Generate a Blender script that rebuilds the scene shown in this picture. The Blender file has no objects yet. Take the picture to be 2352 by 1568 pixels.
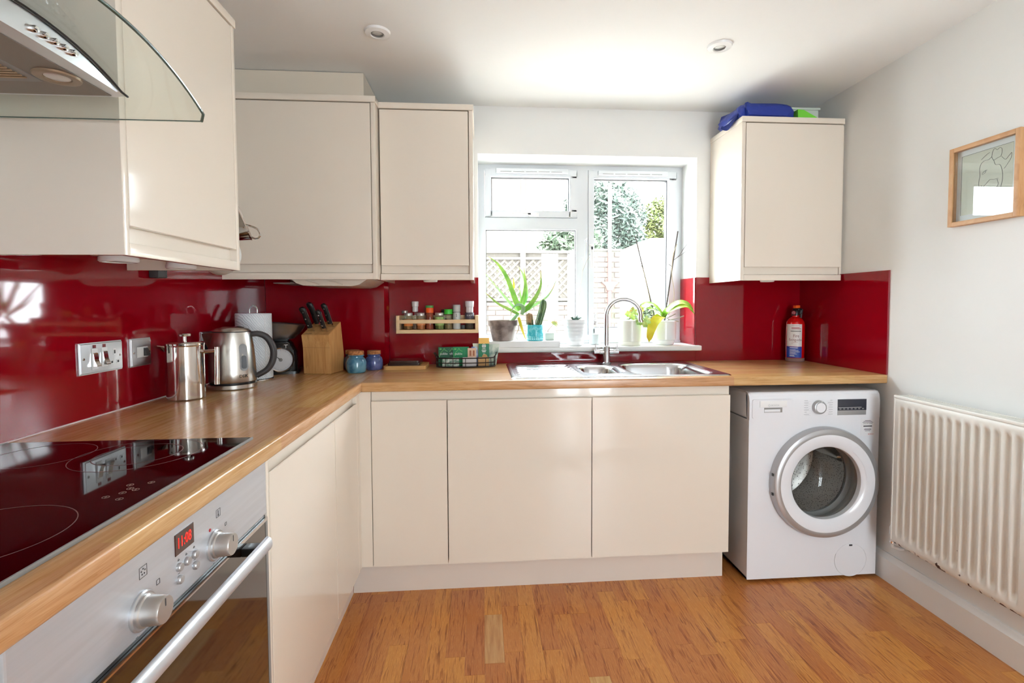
import bpy, bmesh, math, random
from mathutils import Vector, Matrix
random.seed(7)
PI = math.pi
scene = bpy.context.scene
COL = scene.collection

# ------------------------------------------------------------------ camera
W, H = 2.904, 2.2745          # room width, ceiling height
cam_d = bpy.data.cameras.new('camera')
cam_d.sensor_width = 36.0
cam_d.lens = 1152.37 * 36.0 / 2352.0
cam_d.shift_x = -19.83 / 2352.0
cam_d.shift_y = -37.35 / 2352.0
cam_d.clip_start = 0.02
cam = bpy.data.objects.new('camera', cam_d)
COL.objects.link(cam)
_r = Vector((0.99703, -0.07687, -0.00391)).normalized()
_f = Vector((0.07664, 0.99616, -0.04231)).normalized()
_u = _r.cross(_f).normalized()
M = Matrix.Identity(4)
for i in range(3):
    M[i][0], M[i][1], M[i][2] = _r[i], _u[i], -_f[i]
M[0][3], M[1][3], M[2][3] = 1.1152, -2.7023, 1.2298
cam.matrix_world = M
scene.camera = cam

# ------------------------------------------------------------------ sky, light, exposure
SKY = 13.0
world = bpy.data.worlds.new('world')
scene.world = world
world.use_nodes = True
bgn = world.node_tree.nodes['Background']
bgn.inputs[0].default_value = (0.87, 0.935, 1.0, 1)
bgn.inputs[1].default_value = SKY

def portal(name, loc, rot, sx, sy):
    l = bpy.data.lights.new(name, 'AREA')
    l.shape = 'RECTANGLE'; l.size = sx; l.size_y = sy
    l.cycles.is_portal = True
    o = bpy.data.objects.new(name, l); COL.objects.link(o)
    o.location = loc; o.rotation_euler = rot
REAR = -4.6
sun_d = bpy.data.lights.new('sun', 'SUN'); sun_d.energy = 14.0; sun_d.angle = math.radians(3.0); sun_d.color = (1.0, 0.97, 0.92)
sun = bpy.data.objects.new('sun', sun_d); COL.objects.link(sun)
sun.rotation_euler = (math.radians(42), 0, math.radians(-72))      # high, from behind the house: lights the garden wall, not the kitchen
GX0, GX1, GZ1 = 1.98, 2.80, 2.10     # glazed door added behind the camera, sized for fill light
portal('kitchen_window_portal', (1.697, 0.34, 1.50), (-PI/2, 0, 0), 1.24, 1.10)
portal('rear_fill_portal', ((GX0+GX1)/2, REAR-0.2, GZ1/2), (PI/2, 0, 0), GX1-GX0, GZ1)  # sampling portal for the added rear opening
scene.view_settings.view_transform = 'Standard'
scene.view_settings.look = 'None'
scene.view_settings.gamma = 1.0
scene.view_settings.use_curve_mapping = False
scene.view_settings.exposure = 1.04
scene.cycles.use_denoising = True
scene.cycles.use_light_tree = False
scene.cycles.use_adaptive_sampling = True
scene.cycles.adaptive_threshold = 0.03
scene.cycles.adaptive_min_samples = 32
scene.cycles.max_bounces = 8
scene.cycles.diffuse_bounces = 4
scene.cycles.glossy_bounces = 4
scene.cycles.transparent_max_bounces = 12
scene.cycles.sample_clamp_indirect = 6.0
scene.cycles.caustics_reflective = False
scene.cycles.caustics_refractive = False

# ------------------------------------------------------------------ materials
def lin(c):
    return tuple(((v/255.0)/12.92 if v <= 10 else (((v/255.0)+0.055)/1.055)**2.4) for v in c)

MATS = {}
def base_mat(name):
    m = bpy.data.materials.new(name); m.use_nodes = True
    nt = m.node_tree; b = nt.nodes['Principled BSDF']
    MATS[name] = m
    return m, nt, b

def mat(name, rgb, rough=0.5, metal=0.0, coat=0.0, bump=0.0, bscale=40.0, bdist=0.002, var=0.0, vscale=6.0, spec=0.5,
        trans=0.0, sub=0.0, emit=None, estr=0.0, alpha=1.0, aniso=0.0, stretch=None):
    m, nt, b = base_mat(name)
    c = lin(rgb)
    b.inputs['Base Color'].default_value = (*c, 1)
    b.inputs['Roughness'].default_value = rough
    b.inputs['Metallic'].default_value = metal
    b.inputs['Specular IOR Level'].default_value = spec
    b.inputs['Coat Weight'].default_value = coat
    b.inputs['Coat Roughness'].default_value = 0.04
    b.inputs['Transmission Weight'].default_value = trans
    b.inputs['Anisotropic'].default_value = aniso
    if sub: b.inputs['Subsurface Weight'].default_value = sub; b.inputs['Subsurface Scale'].default_value = 0.01
    if emit: b.inputs['Emission Color'].default_value = (*lin(emit), 1); b.inputs['Emission Strength'].default_value = estr
    if bump or var:
        tc = nt.nodes.new('ShaderNodeTexCoord')
        src = tc.outputs['Object']
        if stretch:
            mp = nt.nodes.new('ShaderNodeMapping'); mp.inputs['Scale'].default_value = stretch
            nt.links.new(src, mp.inputs['Vector']); src = mp.outputs['Vector']
    if bump:
        n = nt.nodes.new('ShaderNodeTexNoise'); n.inputs['Scale'].default_value = bscale; n.inputs['Detail'].default_value = 1
        nt.links.new(src, n.inputs['Vector'])
        bp = nt.nodes.new('ShaderNodeBump'); bp.inputs['Strength'].default_value = bump; bp.inputs['Distance'].default_value = bdist
        nt.links.new(n.outputs['Fac'], bp.inputs['Height']); nt.links.new(bp.outputs['Normal'], b.inputs['Normal'])
    if var:
        n2 = nt.nodes.new('ShaderNodeTexNoise'); n2.inputs['Scale'].default_value = vscale; n2.inputs['Detail'].default_value = 4
        nt.links.new(src, n2.inputs['Vector'])
        cr = nt.nodes.new('ShaderNodeValToRGB')
        cr.color_ramp.elements[0].position = 0.3; cr.color_ramp.elements[1].position = 0.7
        cr.color_ramp.elements[0].color = (*[x*(1-var) for x in c], 1)
        cr.color_ramp.elements[1].color = (*[min(1, x*(1+var)) for x in c], 1)
        nt.links.new(n2.outputs['Fac'], cr.inputs['Fac']); nt.links.new(cr.outputs['Color'], b.inputs['Base Color'])
    return m

def two_tone(name, rgb1, rgb2, scale=8.0, rough=0.5, lo=0.4, hi=0.6, stretch=(1, 1, 1), detail=4, bump=0.0, coat=0.0, sub=0.0, kind='noise', axis=None, metal=0.0, dist=0.0):
    """two colours of the thing itself mixed by a procedural pattern"""
    m, nt, b = base_mat(name)
    b.inputs['Roughness'].default_value = rough; b.inputs['Coat Weight'].default_value = coat
    b.inputs['Metallic'].default_value = metal
    if sub: b.inputs['Subsurface Weight'].default_value = sub; b.inputs['Subsurface Scale'].default_value = 0.01
    tc = nt.nodes.new('ShaderNodeTexCoord'); mp = nt.nodes.new('ShaderNodeMapping'); mp.inputs['Scale'].default_value = stretch
    nt.links.new(tc.outputs['Object'], mp.inputs['Vector'])
    if kind == 'noise':
        n = nt.nodes.new('ShaderNodeTexNoise'); n.inputs['Scale'].default_value = scale; n.inputs['Detail'].default_value = detail
        out = n.outputs['Fac']
    elif kind == 'voronoi':
        n = nt.nodes.new('ShaderNodeTexVoronoi'); n.inputs['Scale'].default_value = scale
        out = n.outputs['Distance']
    else:
        n = nt.nodes.new('ShaderNodeTexWave'); n.inputs['Scale'].default_value = scale; n.inputs['Distortion'].default_value = dist
        n.inputs['Detail'].default_value = detail
        if axis: n.bands_direction = axis
        out = n.outputs['Fac']
    nt.links.new(mp.outputs['Vector'], n.inputs['Vector'])
    cr = nt.nodes.new('ShaderNodeValToRGB')
    cr.color_ramp.elements[0].position = lo; cr.color_ramp.elements[1].position = hi
    cr.color_ramp.elements[0].color = (*lin(rgb1), 1); cr.color_ramp.elements[1].color = (*lin(rgb2), 1)
    nt.links.new(out, cr.inputs['Fac']); nt.links.new(cr.outputs['Color'], b.inputs['Base Color'])
    if bump:
        bp = nt.nodes.new('ShaderNodeBump'); bp.inputs['Strength'].default_value = bump; bp.inputs['Distance'].default_value = 0.002
        nt.links.new(out, bp.inputs['Height']); nt.links.new(bp.outputs['Normal'], b.inputs['Normal'])
    return m

def wood(name, cols, grain=(1, 12, 12), rough=0.35, coat=0.0, random_tone=0.0, staves=None, gscale=6.0, rings=0.35, bump=0.05, pore=0.35, hue=(0.488, 0.508)):
    """oak-like wood: grain runs along the axis with the smallest scale; tones per piece by Object Info Random"""
    m, nt, b = base_mat(name)
    b.inputs['Roughness'].default_value = rough; b.inputs['Coat Weight'].default_value = coat; b.inputs['Coat Roughness'].default_value = 0.12
    N = nt.nodes.new; L = nt.links.new
    tc = N('ShaderNodeTexCoord'); oi = N('ShaderNodeObjectInfo')
    mul = N('ShaderNodeMath'); mul.operation = 'MULTIPLY'; mul.inputs[1].default_value = 37.0
    L(oi.outputs['Random'], mul.inputs[0])
    add = N('ShaderNodeVectorMath'); add.operation = 'ADD'
    L(tc.outputs['Object'], add.inputs[0]); L(mul.outputs[0], add.inputs[1])
    mp = N('ShaderNodeMapping'); mp.inputs['Scale'].default_value = grain
    L(add.outputs[0], mp.inputs['Vector'])
    n1 = N('ShaderNodeTexNoise'); n1.inputs['Scale'].default_value = gscale; n1.inputs['Detail'].default_value = 4; n1.inputs['Roughness'].default_value = 0.65
    n1.inputs['Distortion'].default_value = 0.6
    L(mp.outputs['Vector'], n1.inputs['Vector'])
    # fine pores, longer along the grain
    mp2 = N('ShaderNodeMapping'); mp2.inputs['Scale'].default_value = [g*4 if g > 2 else g*1.5 for g in grain]
    L(add.outputs[0], mp2.inputs['Vector'])
    n2 = N('ShaderNodeTexNoise'); n2.inputs['Scale'].default_value = gscale*2.2; n2.inputs['Detail'].default_value = 2
    L(mp2.outputs['Vector'], n2.inputs['Vector'])
    # cathedral rings
    w = N('ShaderNodeTexNoise'); w.inputs['Scale'].default_value = gscale*0.35; w.inputs['Detail'].default_value = 1.5
    L(mp.outputs['Vector'], w.inputs['Vector'])
    wm = N('ShaderNodeMath'); wm.operation = 'MULTIPLY'; wm.inputs[1].default_value = 14.0; L(w.outputs['Fac'], wm.inputs[0])
    ws = N('ShaderNodeMath'); ws.operation = 'FRACT'; L(wm.outputs[0], ws.inputs[0])
    mix1 = N('ShaderNodeMath'); mix1.operation = 'MULTIPLY_ADD'; mix1.inputs[1].default_value = rings*0.5
    L(ws.outputs[0], mix1.inputs[0]); L(n1.outputs['Fac'], mix1.inputs[2])
    mix2 = N('ShaderNodeMath'); mix2.operation = 'MULTIPLY_ADD'; mix2.inputs[1].default_value = pore
    L(n2.outputs['Fac'], mix2.inputs[0]); L(mix1.outputs[0], mix2.inputs[2])
    cr = N('ShaderNodeValToRGB')
    e = cr.color_ramp.elements
    mid = 0.5 + rings*0.25 + 0.5*pore
    lo, hi = mid-0.34, mid+0.28
    e[0].position = lo; e[0].color = (*lin(cols[0]), 1)
    e[1].position = hi; e[1].color = (*lin(cols[-1]), 1)
    for i, c in enumerate(cols[1:-1]):
        k = e.new(lo + (hi-lo)*(i+1)/(len(cols)-1)); k.color = (*lin(c), 1)
    L(mix2.outputs[0], cr.inputs['Fac'])
    out = cr.outputs['Color']
    def tone(outc, fac_socket, amount):
        hs = N('ShaderNodeHueSaturation')
        mr = N('ShaderNodeMapRange'); mr.inputs['To Min'].default_value = 1-amount; mr.inputs['To Max'].default_value = 1+amount
        L(fac_socket, mr.inputs['Value']); L(mr.outputs[0], hs.inputs['Value'])
        mh = N('ShaderNodeMapRange'); mh.inputs['To Min'].default_value = hue[0]; mh.inputs['To Max'].default_value = hue[1]
        L(fac_socket, mh.inputs['Value']); L(mh.outputs[0], hs.inputs['Hue'])
        L(outc, hs.inputs['Color']); return hs.outputs['Color']
    if random_tone:
        out = tone(out, oi.outputs['Random'], random_tone)
    if staves:
        br = N('ShaderNodeTexBrick'); br.inputs['Color1'].default_value = (0, 0, 0, 1); br.inputs['Color2'].default_value = (1, 1, 1, 1)
        br.inputs['Mortar'].default_value = (0.45, 0.45, 0.45, 1); br.inputs['Scale'].default_value = 1.0
        br.inputs['Mortar Size'].default_value = 0.0; br.inputs['Brick Width'].default_value = staves[0]; br.inputs['Row Height'].default_value = staves[1]
        br.offset = 0.37; br.inputs['Bias'].default_value = 0.0
        if staves[2] == 'y':
            mr_ = N('ShaderNodeMapping'); mr_.inputs['Rotation'].default_value = (0, 0, PI/2)
            L(tc.outputs['Object'], mr_.inputs['Vector']); L(mr_.outputs['Vector'], br.inputs['Vector'])
        else:
            L(tc.outputs['Object'], br.inputs['Vector'])
        out = tone(out, br.outputs['Color'], staves[3])
    L(out, b.inputs['Base Color'])
    if bump:
        bp = N('ShaderNodeBump'); bp.inputs['Strength'].default_value = bump; bp.inputs['Distance'].default_value = 0.001
        L(mix2.outputs[0], bp.inputs['Height']); L(bp.outputs['Normal'], b.inputs['Normal'])
    return m

def pane_mat(name, tint=(0.97, 0.99, 0.985), refl=1.0, rough=0.0):
    """thin clear pane: transparent, with a Fresnel reflection"""
    m = bpy.data.materials.new(name); m.use_nodes = True; nt = m.node_tree; nt.nodes.clear()
    o = nt.nodes.new('ShaderNodeOutputMaterial'); mx = nt.nodes.new('ShaderNodeMixShader')
    t = nt.nodes.new('ShaderNodeBsdfTransparent'); t.inputs[0].default_value = (*tint, 1)
    g = nt.nodes.new('ShaderNodeBsdfGlossy'); g.inputs['Roughness'].default_value = rough
    f = nt.nodes.new('ShaderNodeLayerWeight'); f.inputs['Blend'].default_value = 0.5      # Schlick, the same from both sides
    p5 = nt.nodes.new('ShaderNodeMath'); p5.operation = 'POWER'; p5.inputs[1].default_value = 5.0
    mm = nt.nodes.new('ShaderNodeMath'); mm.operation = 'MULTIPLY_ADD'; mm.inputs[1].default_value = 0.9*refl; mm.inputs[2].default_value = 0.04*refl
    nt.links.new(f.outputs['Facing'], p5.inputs[0]); nt.links.new(p5.outputs[0], mm.inputs[0])
    nt.links.new(mm.outputs[0], mx.inputs[0]); nt.links.new(t.outputs[0], mx.inputs[1]); nt.links.new(g.outputs[0], mx.inputs[2])
    nt.links.new(mx.outputs[0], o.inputs[0]); MATS[name] = m
    return m

M_WALL = mat('wall_paint', (236, 236, 234), 0.75)
M_CEIL = mat('ceiling_paint', (240, 240, 239), 0.85)
M_TRIM = mat('white_gloss_paint', (238, 237, 235), 0.3)
M_UPVC = mat('white_upvc', (222, 225, 229), 0.3)
M_CREAM = mat('cream_gloss', (235, 224, 210), 0.12, coat=0.35)
M_CREAM_M = mat('cream_matt_edge', (229, 217, 200), 0.35)
M_CARC = mat('cream_carcass', (226, 216, 202), 0.5)
M_PLINTH = mat('plinth_cream', (226, 214, 203), 0.4)
M_RED = mat('red_glass', (140, 2, 18), 0.05, coat=0.0, spec=0.5, bump=0.02, bscale=5, bdist=0.003)
M_REDEDGE = mat('red_glass_edge', (150, 60, 70), 0.3)
M_OAKX = wood('oak_laminate_x', [(160, 113, 66), (188, 140, 88), (204, 159, 109), (213, 171, 124)], grain=(1, 14, 14), rough=0.26, coat=0.15, staves=(0.55, 0.075, 'x', 0.05), gscale=5, bump=0, rings=0.2)
M_OAKY = wood('oak_laminate_y', [(160, 113, 66), (188, 140, 88), (204, 159, 109), (213, 171, 124)], grain=(14, 1, 14), rough=0.26, coat=0.15, staves=(0.55, 0.075, 'y', 0.05), gscale=5, bump=0, rings=0.2)
M_FLOOR = wood('oak_plank', [(122, 66, 22), (180, 112, 44), (200, 134, 60), (216, 154, 80)], grain=(10, 0.9, 10), rough=0.34, coat=0.12, random_tone=0.13, gscale=5, bump=0, rings=0.30, pore=0.75, hue=(0.485, 0.500))
M_FLOOR2 = wood('oak_plank_pale', [(176, 122, 66), (206, 158, 98), (222, 182, 126)], grain=(10, 0.9, 10), rough=0.32, coat=0.15, random_tone=0.07, gscale=5, bump=0, rings=0.15)
M_SUB = mat('subfloor_dark', (96, 56, 26), 0.8)
M_RACK = wood('pale_pine', [(222, 186, 138), (236, 205, 160), (241, 214, 172)], grain=(1, 10, 10), rough=0.55, gscale=4, bump=0, rings=0.15)
M_BLOCK = wood('beech_block', [(178, 122, 66), (205, 152, 92), (216, 166, 108)], grain=(10, 10, 1), rough=0.45, gscale=4, bump=0, rings=0.35)
M_BOARD = wood('bamboo_board', [(196, 146, 82), (214, 166, 102), (224, 182, 120)], grain=(1, 10, 10), rough=0.45, gscale=4, bump=0)
M_FRAME = wood('oak_frame', [(182, 130, 84), (203, 154, 106), (214, 170, 124)], grain=(8, 1.2, 1.2), rough=0.5, gscale=7, bump=0, rings=0.2)
M_CORK = two_tone('cork', (140, 84, 46), (190, 128, 80), scale=90, rough=0.85, bump=0.3)
M_STEEL = mat('brushed_steel', (205, 206, 208), 0.3, metal=1.0, bump=0.02, bscale=30, bdist=0.0006, stretch=(1, 30, 30))
M_STEELV = mat('brushed_steel_vertical', (200, 196, 190), 0.26, metal=1.0, aniso=0.5)
M_OVEN = mat('oven_steel', (206, 210, 217), 0.38, metal=0.55, var=0.05, vscale=4, bump=0.02, bscale=40, bdist=0.0005, stretch=(1, 1, 25))
M_SINK = mat('sink_steel', (214, 216, 220), 0.2, metal=1.0, bump=0.03, bscale=300, bdist=0.0004)
M_CHROME = mat('polished_chrome', (222, 222, 222), 0.07, metal=1.0)
M_TAP = mat('brushed_nickel', (196, 196, 198), 0.2, metal=1.0)
M_MIRROR = mat('polished_steel', (214, 208, 202), 0.09, metal=1.0)
M_BLACK = mat('black_plastic', (22, 22, 24), 0.4)
M_GREYPL = mat('dark_grey_plastic', (64, 62, 64), 0.5)
M_MIDGREY = mat('mid_grey_plastic', (138, 136, 134), 0.45)
M_WHITEPL = mat('white_plastic', (240, 240, 240), 0.25)
M_APPL = mat('white_enamel', (234, 235, 240), 0.22, coat=0.2)
M_SILVER = mat('silver_plastic', (184, 184, 186), 0.3, metal=0.6)
M_HOBGLASS = mat('black_ceramic_glass', (7, 5, 7), 0.035, coat=0.0, spec=0.26)
M_HOBMARK = mat('hob_print', (122, 84, 84), 0.5)
M_OVGLASS = mat('oven_glass', (20, 15, 12), 0.04, coat=1.0, spec=0.8)
M_GLASS = pane_mat('clear_glass')
M_HOODGLASS = pane_mat('hood_glass', (0.945, 0.972, 0.955), 1.0)
M_GLASSEDGE = mat('glass_edge_green', (58, 84, 76), 0.1, coat=0.5)
M_JARGLASS = pane_mat('jar_glass', (0.93, 0.95, 0.94), 1.0)
M_DRUM = two_tone('perforated_steel', (96, 90, 84), (222, 216, 210), scale=120, rough=0.35, lo=0.22, hi=0.34, kind='voronoi', metal=0.55)
M_RUBBER = mat('grey_rubber', (158, 160, 160), 0.5)
M_DARKIN = mat('dark_interior', (60, 56, 53), 0.6)
M_DISPLAY = mat('dark_display', (52, 55, 66), 0.12, coat=0.6)
M_DISPRED = mat('oven_display', (52, 10, 12), 0.1, coat=0.8)
M_LED = mat('red_led', (255, 40, 30), 0.5, emit=(255, 30, 20), estr=1.3)
M_PRINT = mat('dark_print', (70, 70, 74), 0.6)
M_PRINTG = mat('grey_print', (170, 172, 178), 0.6)
M_PRINTW = mat('white_print', (240, 240, 240), 0.6)
M_PRINTR = mat('red_print', (190, 50, 50), 0.6)
M_PAPER = mat('white_paper', (236, 238, 242), 0.8)
M_ROLL = two_tone('embossed_paper', (216, 224, 232), (230, 236, 242), scale=48, rough=0.9, kind='wave', axis='DIAGONAL', bump=0.5, dist=5.0, detail=1)
M_TERRA = two_tone('weathered_terracotta', (106, 92, 88), (156, 142, 136), scale=14, rough=0.9, bump=0.2)
M_SOIL = two_tone('soil', (60, 44, 34), (110, 84, 64), scale=80, rough=1.0, bump=0.6)
M_TURQ = two_tone('turquoise_glaze', (70, 186, 200), (120, 210, 220), scale=60, rough=0.25, lo=0.5, hi=0.62)
M_CERAM = mat('white_ceramic', (240, 241, 243), 0.25, coat=0.3)
M_CERAM2 = mat('cream_ceramic', (241, 238, 224), 0.3, coat=0.2)
M_BLUE1 = two_tone('teal_glaze', (50, 110, 140), (96, 150, 172), scale=22, rough=0.15, coat=0.6)
M_BLUE2 = two_tone('blue_glaze', (58, 76, 128), (96, 108, 164), scale=22, rough=0.15, coat=0.6)
M_BLUE3 = two_tone('slate_glaze', (64, 76, 104), (104, 100, 120), scale=22, rough=0.15, coat=0.6)
M_ALOE = two_tone('aloe_green', (104, 176, 56), (156, 212, 92), scale=10, rough=0.4, sub=0.15)
M_ALOE2 = two_tone('aloe_pale', (136, 188, 136), (176, 216, 166), scale=10, rough=0.4, sub=0.15)
M_YELLOWLEAF = two_tone('yellow_leaf', (196, 200, 36), (226, 222, 70), scale=10, rough=0.45, sub=0.15)
M_ORCHID = two_tone('orchid_leaf', (112, 182, 70), (164, 208, 70), scale=9, rough=0.35, sub=0.15)
M_CACTUS = two_tone('cactus_green', (62, 92, 62), (104, 128, 84), scale=30, rough=0.6)
M_CACTUS2 = two_tone('cactus_corky', (70, 80, 52), (168, 132, 96), scale=26, rough=0.8, lo=0.42, hi=0.6)
M_SPINE = mat('pale_spines', (216, 212, 190), 0.7)
M_HAWOR = two_tone('haworthia', (44, 76, 66), (96, 128, 112), scale=60, rough=0.5)
M_TRAIL = two_tone('pale_green_leaf', (150, 200, 110), (190, 224, 150), scale=30, rough=0.45, sub=0.15)
M_STEM = mat('brown_stem', (112, 96, 76), 0.8)
M_STAKE = mat('dark_stake', (84, 76, 72), 0.7)
M_DRYSTEM = mat('pale_dry_stem', (190, 176, 150), 0.8)
M_ROOT = mat('grey_root', (170, 170, 150), 0.8)
M_EXTRED = mat('extinguisher_red', (206, 14, 14), 0.15, coat=0.6)
M_LABELW = mat('label_white', (228, 224, 222), 0.5)
M_LABELB = mat('label_blue', (38, 72, 168), 0.45)
M_ORANGE = mat('orange_plastic', (244, 96, 24), 0.45)
M_EXTGREY = mat('extinguisher_base', (150, 118, 112), 0.6)
M_BAGBLUE = mat('blue_polythene', (36, 58, 150), 0.28, bump=0.6, bscale=30, bdist=0.006)
M_LIME = mat('lime_plastic', (118, 214, 60), 0.4)
M_TRANSL = mat('frosted_plastic', (206, 216, 206), 0.5)
M_RAD = two_tone('radiator_enamel', (236, 233, 226), (240, 238, 233), scale=3, rough=0.35)
M_DRAW = mat('drawing_paper', (214, 214, 202), 0.8)
M_PENCIL = mat('pencil_line', (96, 98, 98), 0.9)
M_LAMP = mat('lamp_reflector', (214, 214, 212), 0.35, metal=0.5)
M_SPARK = mat('silicone_bead', (220, 200, 200), 0.5)

def radiator_rust():
    """chipped enamel with rust along the bottom edge (Object z is the height in metres)"""
    m = M_RAD; nt = m.node_tree; b = nt.nodes['Principled BSDF']
    col = b.inputs['Base Color'].links[0].from_socket
    N = nt.nodes.new; L = nt.links.new
    tc = N('ShaderNodeTexCoord'); sp = N('ShaderNodeSeparateXYZ'); L(tc.outputs['Object'], sp.inputs[0])
    n = N('ShaderNodeTexNoise'); n.inputs['Scale'].default_value = 34; n.inputs['Detail'].default_value = 6; L(tc.outputs['Object'], n.inputs['Vector'])
    mr = N('ShaderNodeMapRange'); mr.inputs['From Min'].default_value = 0.222; mr.inputs['From Max'].default_value = 0.262
    mr.inputs['To Min'].default_value = 0.15; mr.inputs['To Max'].default_value = -0.14
    L(sp.outputs['Z'], mr.inputs['Value'])
    a = N('ShaderNodeMath'); a.operation = 'ADD'; L(n.outputs['Fac'], a.inputs[0]); L(mr.outputs[0], a.inputs[1])
    cr = N('ShaderNodeValToRGB'); cr.color_ramp.elements[0].position = 0.615; cr.color_ramp.elements[1].position = 0.635
    L(a.outputs[0], cr.inputs['Fac'])
    mx = N('ShaderNodeMix'); mx.data_type = 'RGBA'
    L(cr.outputs['Color'], mx.inputs['Factor']); L(col, mx.inputs['A']); mx.inputs['B'].default_value = (*lin((74, 44, 34)), 1)
    L(mx.outputs['Result'], b.inputs['Base Color'])
radiator_rust()

# ------------------------------------------------------------------ mesh helpers
def box(bm, x0, x1, y0, y1, z0, z1, bev=0.0, seg=2):
    vs = [bm.verts.new((x, y, z)) for z in (z0, z1) for y in (y0, y1) for x in (x0, x1)]
    fs = [bm.faces.new([vs[i] for i in q]) for q in ((0, 2, 3, 1), (4, 5, 7, 6), (0, 1, 5, 4), (2, 6, 7, 3), (0, 4, 6, 2), (1, 3, 7, 5))]
    if bev > 0:
        es = list({e for f in fs for e in f.edges})
        bmesh.ops.bevel(bm, geom=es, offset=bev, segments=seg, profile=0.5, affect='EDGES')
    return bm

def NB(): return bmesh.new()
def BX(*a, **k): return box(NB(), *a, **k)

def rings_mesh(bm, rings, closed_ring=True, cap0=True, cap1=True):
    R = [[bm.verts.new(p) for p in r] for r in rings]
    n = len(R[0])
    for a, b in zip(R[:-1], R[1:]):
        for i in range(n if closed_ring else n-1):
            j = (i+1) % n
            bm.faces.new((a[i], a[j], b[j], b[i]))
    if closed_ring and cap0 and n > 2: bm.faces.new(R[0][::-1])
    if closed_ring and cap1 and n > 2: bm.faces.new(R[-1])
    return bm

def lathe(bm, prof, seg=32, o=(0, 0, 0), axis=None, cap0=True, cap1=True, a0=0.0, a1=2*PI):
    """revolve (radius, height) about axis (default +Z) through o"""
    o = Vector(o)
    if axis is None: X, Y, Z = Vector((1, 0, 0)), Vector((0, 1, 0)), Vector((0, 0, 1))
    else:
        Z = Vector(axis).normalized(); X = Z.orthogonal().normalized(); Y = Z.cross(X)
    full = abs(a1-a0-2*PI) < 1e-6
    n = seg if full else seg+1
    rings = []
    for r, h in prof:
        r = max(r, 1e-5)
        rings.append([o + Z*h + X*(r*math.cos(a0+(a1-a0)*i/seg)) + Y*(r*math.sin(a0+(a1-a0)*i/seg)) for i in range(n)])
    return rings_mesh(bm, rings, full, cap0, cap1)

def spline(pts, n=8):
    P = [Vector(p) for p in pts]
    if len(P) < 3: return P
    out = []
    Q = [P[0]*2-P[1]] + P + [P[-1]*2-P[-2]]
    for i in range(1, len(Q)-2):
        a, b, c, d = Q[i-1:i+3]
        for k in range(n):
            t = k/n
            out.append(0.5*((2*b)+(c-a)*t+(2*a-5*b+4*c-d)*t*t+(3*b-a-3*c+d)*t**3))
    out.append(P[-1])
    return out

def tube(bm, pts, r, seg=10, closed=False, flat=None, up=None):
    """sweep a circle (or ellipse: flat = thickness ratio) along pts; r is a number or a list"""
    P = [Vector(p) for p in pts]; n = len(P)
    rr = r if isinstance(r, (list, tuple)) else [r]*n
    T = []
    for i in range(n):
        a = P[(i-1) % n] if (closed or i > 0) else P[i]
        b = P[(i+1) % n] if (closed or i < n-1) else P[i]
        T.append((b-a).normalized())
    nrm = Vector(up) if up else T[0].orthogonal()
    rings = []
    for i in range(n):
        nrm = (nrm - T[i]*nrm.dot(T[i]))
        if nrm.length < 1e-6: nrm = T[i].orthogonal()
        nrm.normalize(); bi = T[i].cross(nrm)
        k = flat if flat else 1.0
        rings.append([P[i] + nrm*(rr[i]*k*math.cos(2*PI*j/seg)) + bi*(rr[i]*math.sin(2*PI*j/seg)) for j in range(seg)])
    if closed:
        R = [[bm.verts.new(p) for p in q] for q in rings]
        for a in range(n):
            A, B = R[a], R[(a+1) % n]
            for j in range(seg):
                bm.faces.new((A[j], A[(j+1) % seg], B[(j+1) % seg], B[j]))
        return bm
    return rings_mesh(bm, rings)

def prism(bm, poly, axis, a, b):
    """extrude a 2-D polygon along an axis; poly in the two other axes in order (xy, xz or yz)"""
    def mk(p, t):
        return {'z': (p[0], p[1], t), 'y': (p[0], t, p[1]), 'x': (t, p[0], p[1])}[axis]
    A = [bm.verts.new(mk(p, a)) for p in poly]; B = [bm.verts.new(mk(p, b)) for p in poly]
    n = len(poly)
    bm.faces.new(A); bm.faces.new(B[::-1])
    for i in range(n): bm.faces.new((A[i], A[(i+1) % n], B[(i+1) % n], B[i]))
    return bm

def rrect(x0, x1, y0, y1, r, seg=6):
    out = []
    for cx, cy, a in ((x1-r, y1-r, 0), (x0+r, y1-r, PI/2), (x0+r, y0+r, PI), (x1-r, y0+r, 1.5*PI)):
        for i in range(seg+1):
            t = a + PI/2*i/seg
            out.append((cx+r*math.cos(t), cy+r*math.sin(t)))
    return out

def cells(bm, xs, ys, keep, z0, z1, axis='z'):
    """prism of grid cells (i, j) for which keep(cx, cy); a slab with openings"""
    V = {}
    def P(x, y, z): return {'z': (x, y, z), 'y': (x, z, y), 'x': (z, x, y)}[axis]
    def vert(i, j, k):
        if (i, j, k) not in V: V[(i, j, k)] = bm.verts.new(P(xs[i], ys[j], (z0, z1)[k]))
        return V[(i, j, k)]
    K = lambda i, j: 0 <= i < len(xs)-1 and 0 <= j < len(ys)-1 and keep((xs[i]+xs[i+1])/2, (ys[j]+ys[j+1])/2)
    for i in range(len(xs)-1):
        for j in range(len(ys)-1):
            if not K(i, j): continue
            for k in (0, 1):
                bm.faces.new([vert(i, j, k), vert(i+1, j, k), vert(i+1, j+1, k), vert(i, j+1, k)])
            for di, dj, e in ((-1, 0, ((0, 0), (0, 1))), (1, 0, ((1, 0), (1, 1))), (0, -1, ((0, 0), (1, 0))), (0, 1, ((0, 1), (1, 1)))):
                if not K(i+di, j+dj):
                    (a, b), (c, d) = e
                    bm.faces.new([vert(i+a, j+b, 0), vert(i+c, j+d, 0), vert(i+c, j+d, 1), vert(i+a, j+b, 1)])
    return bm

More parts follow.
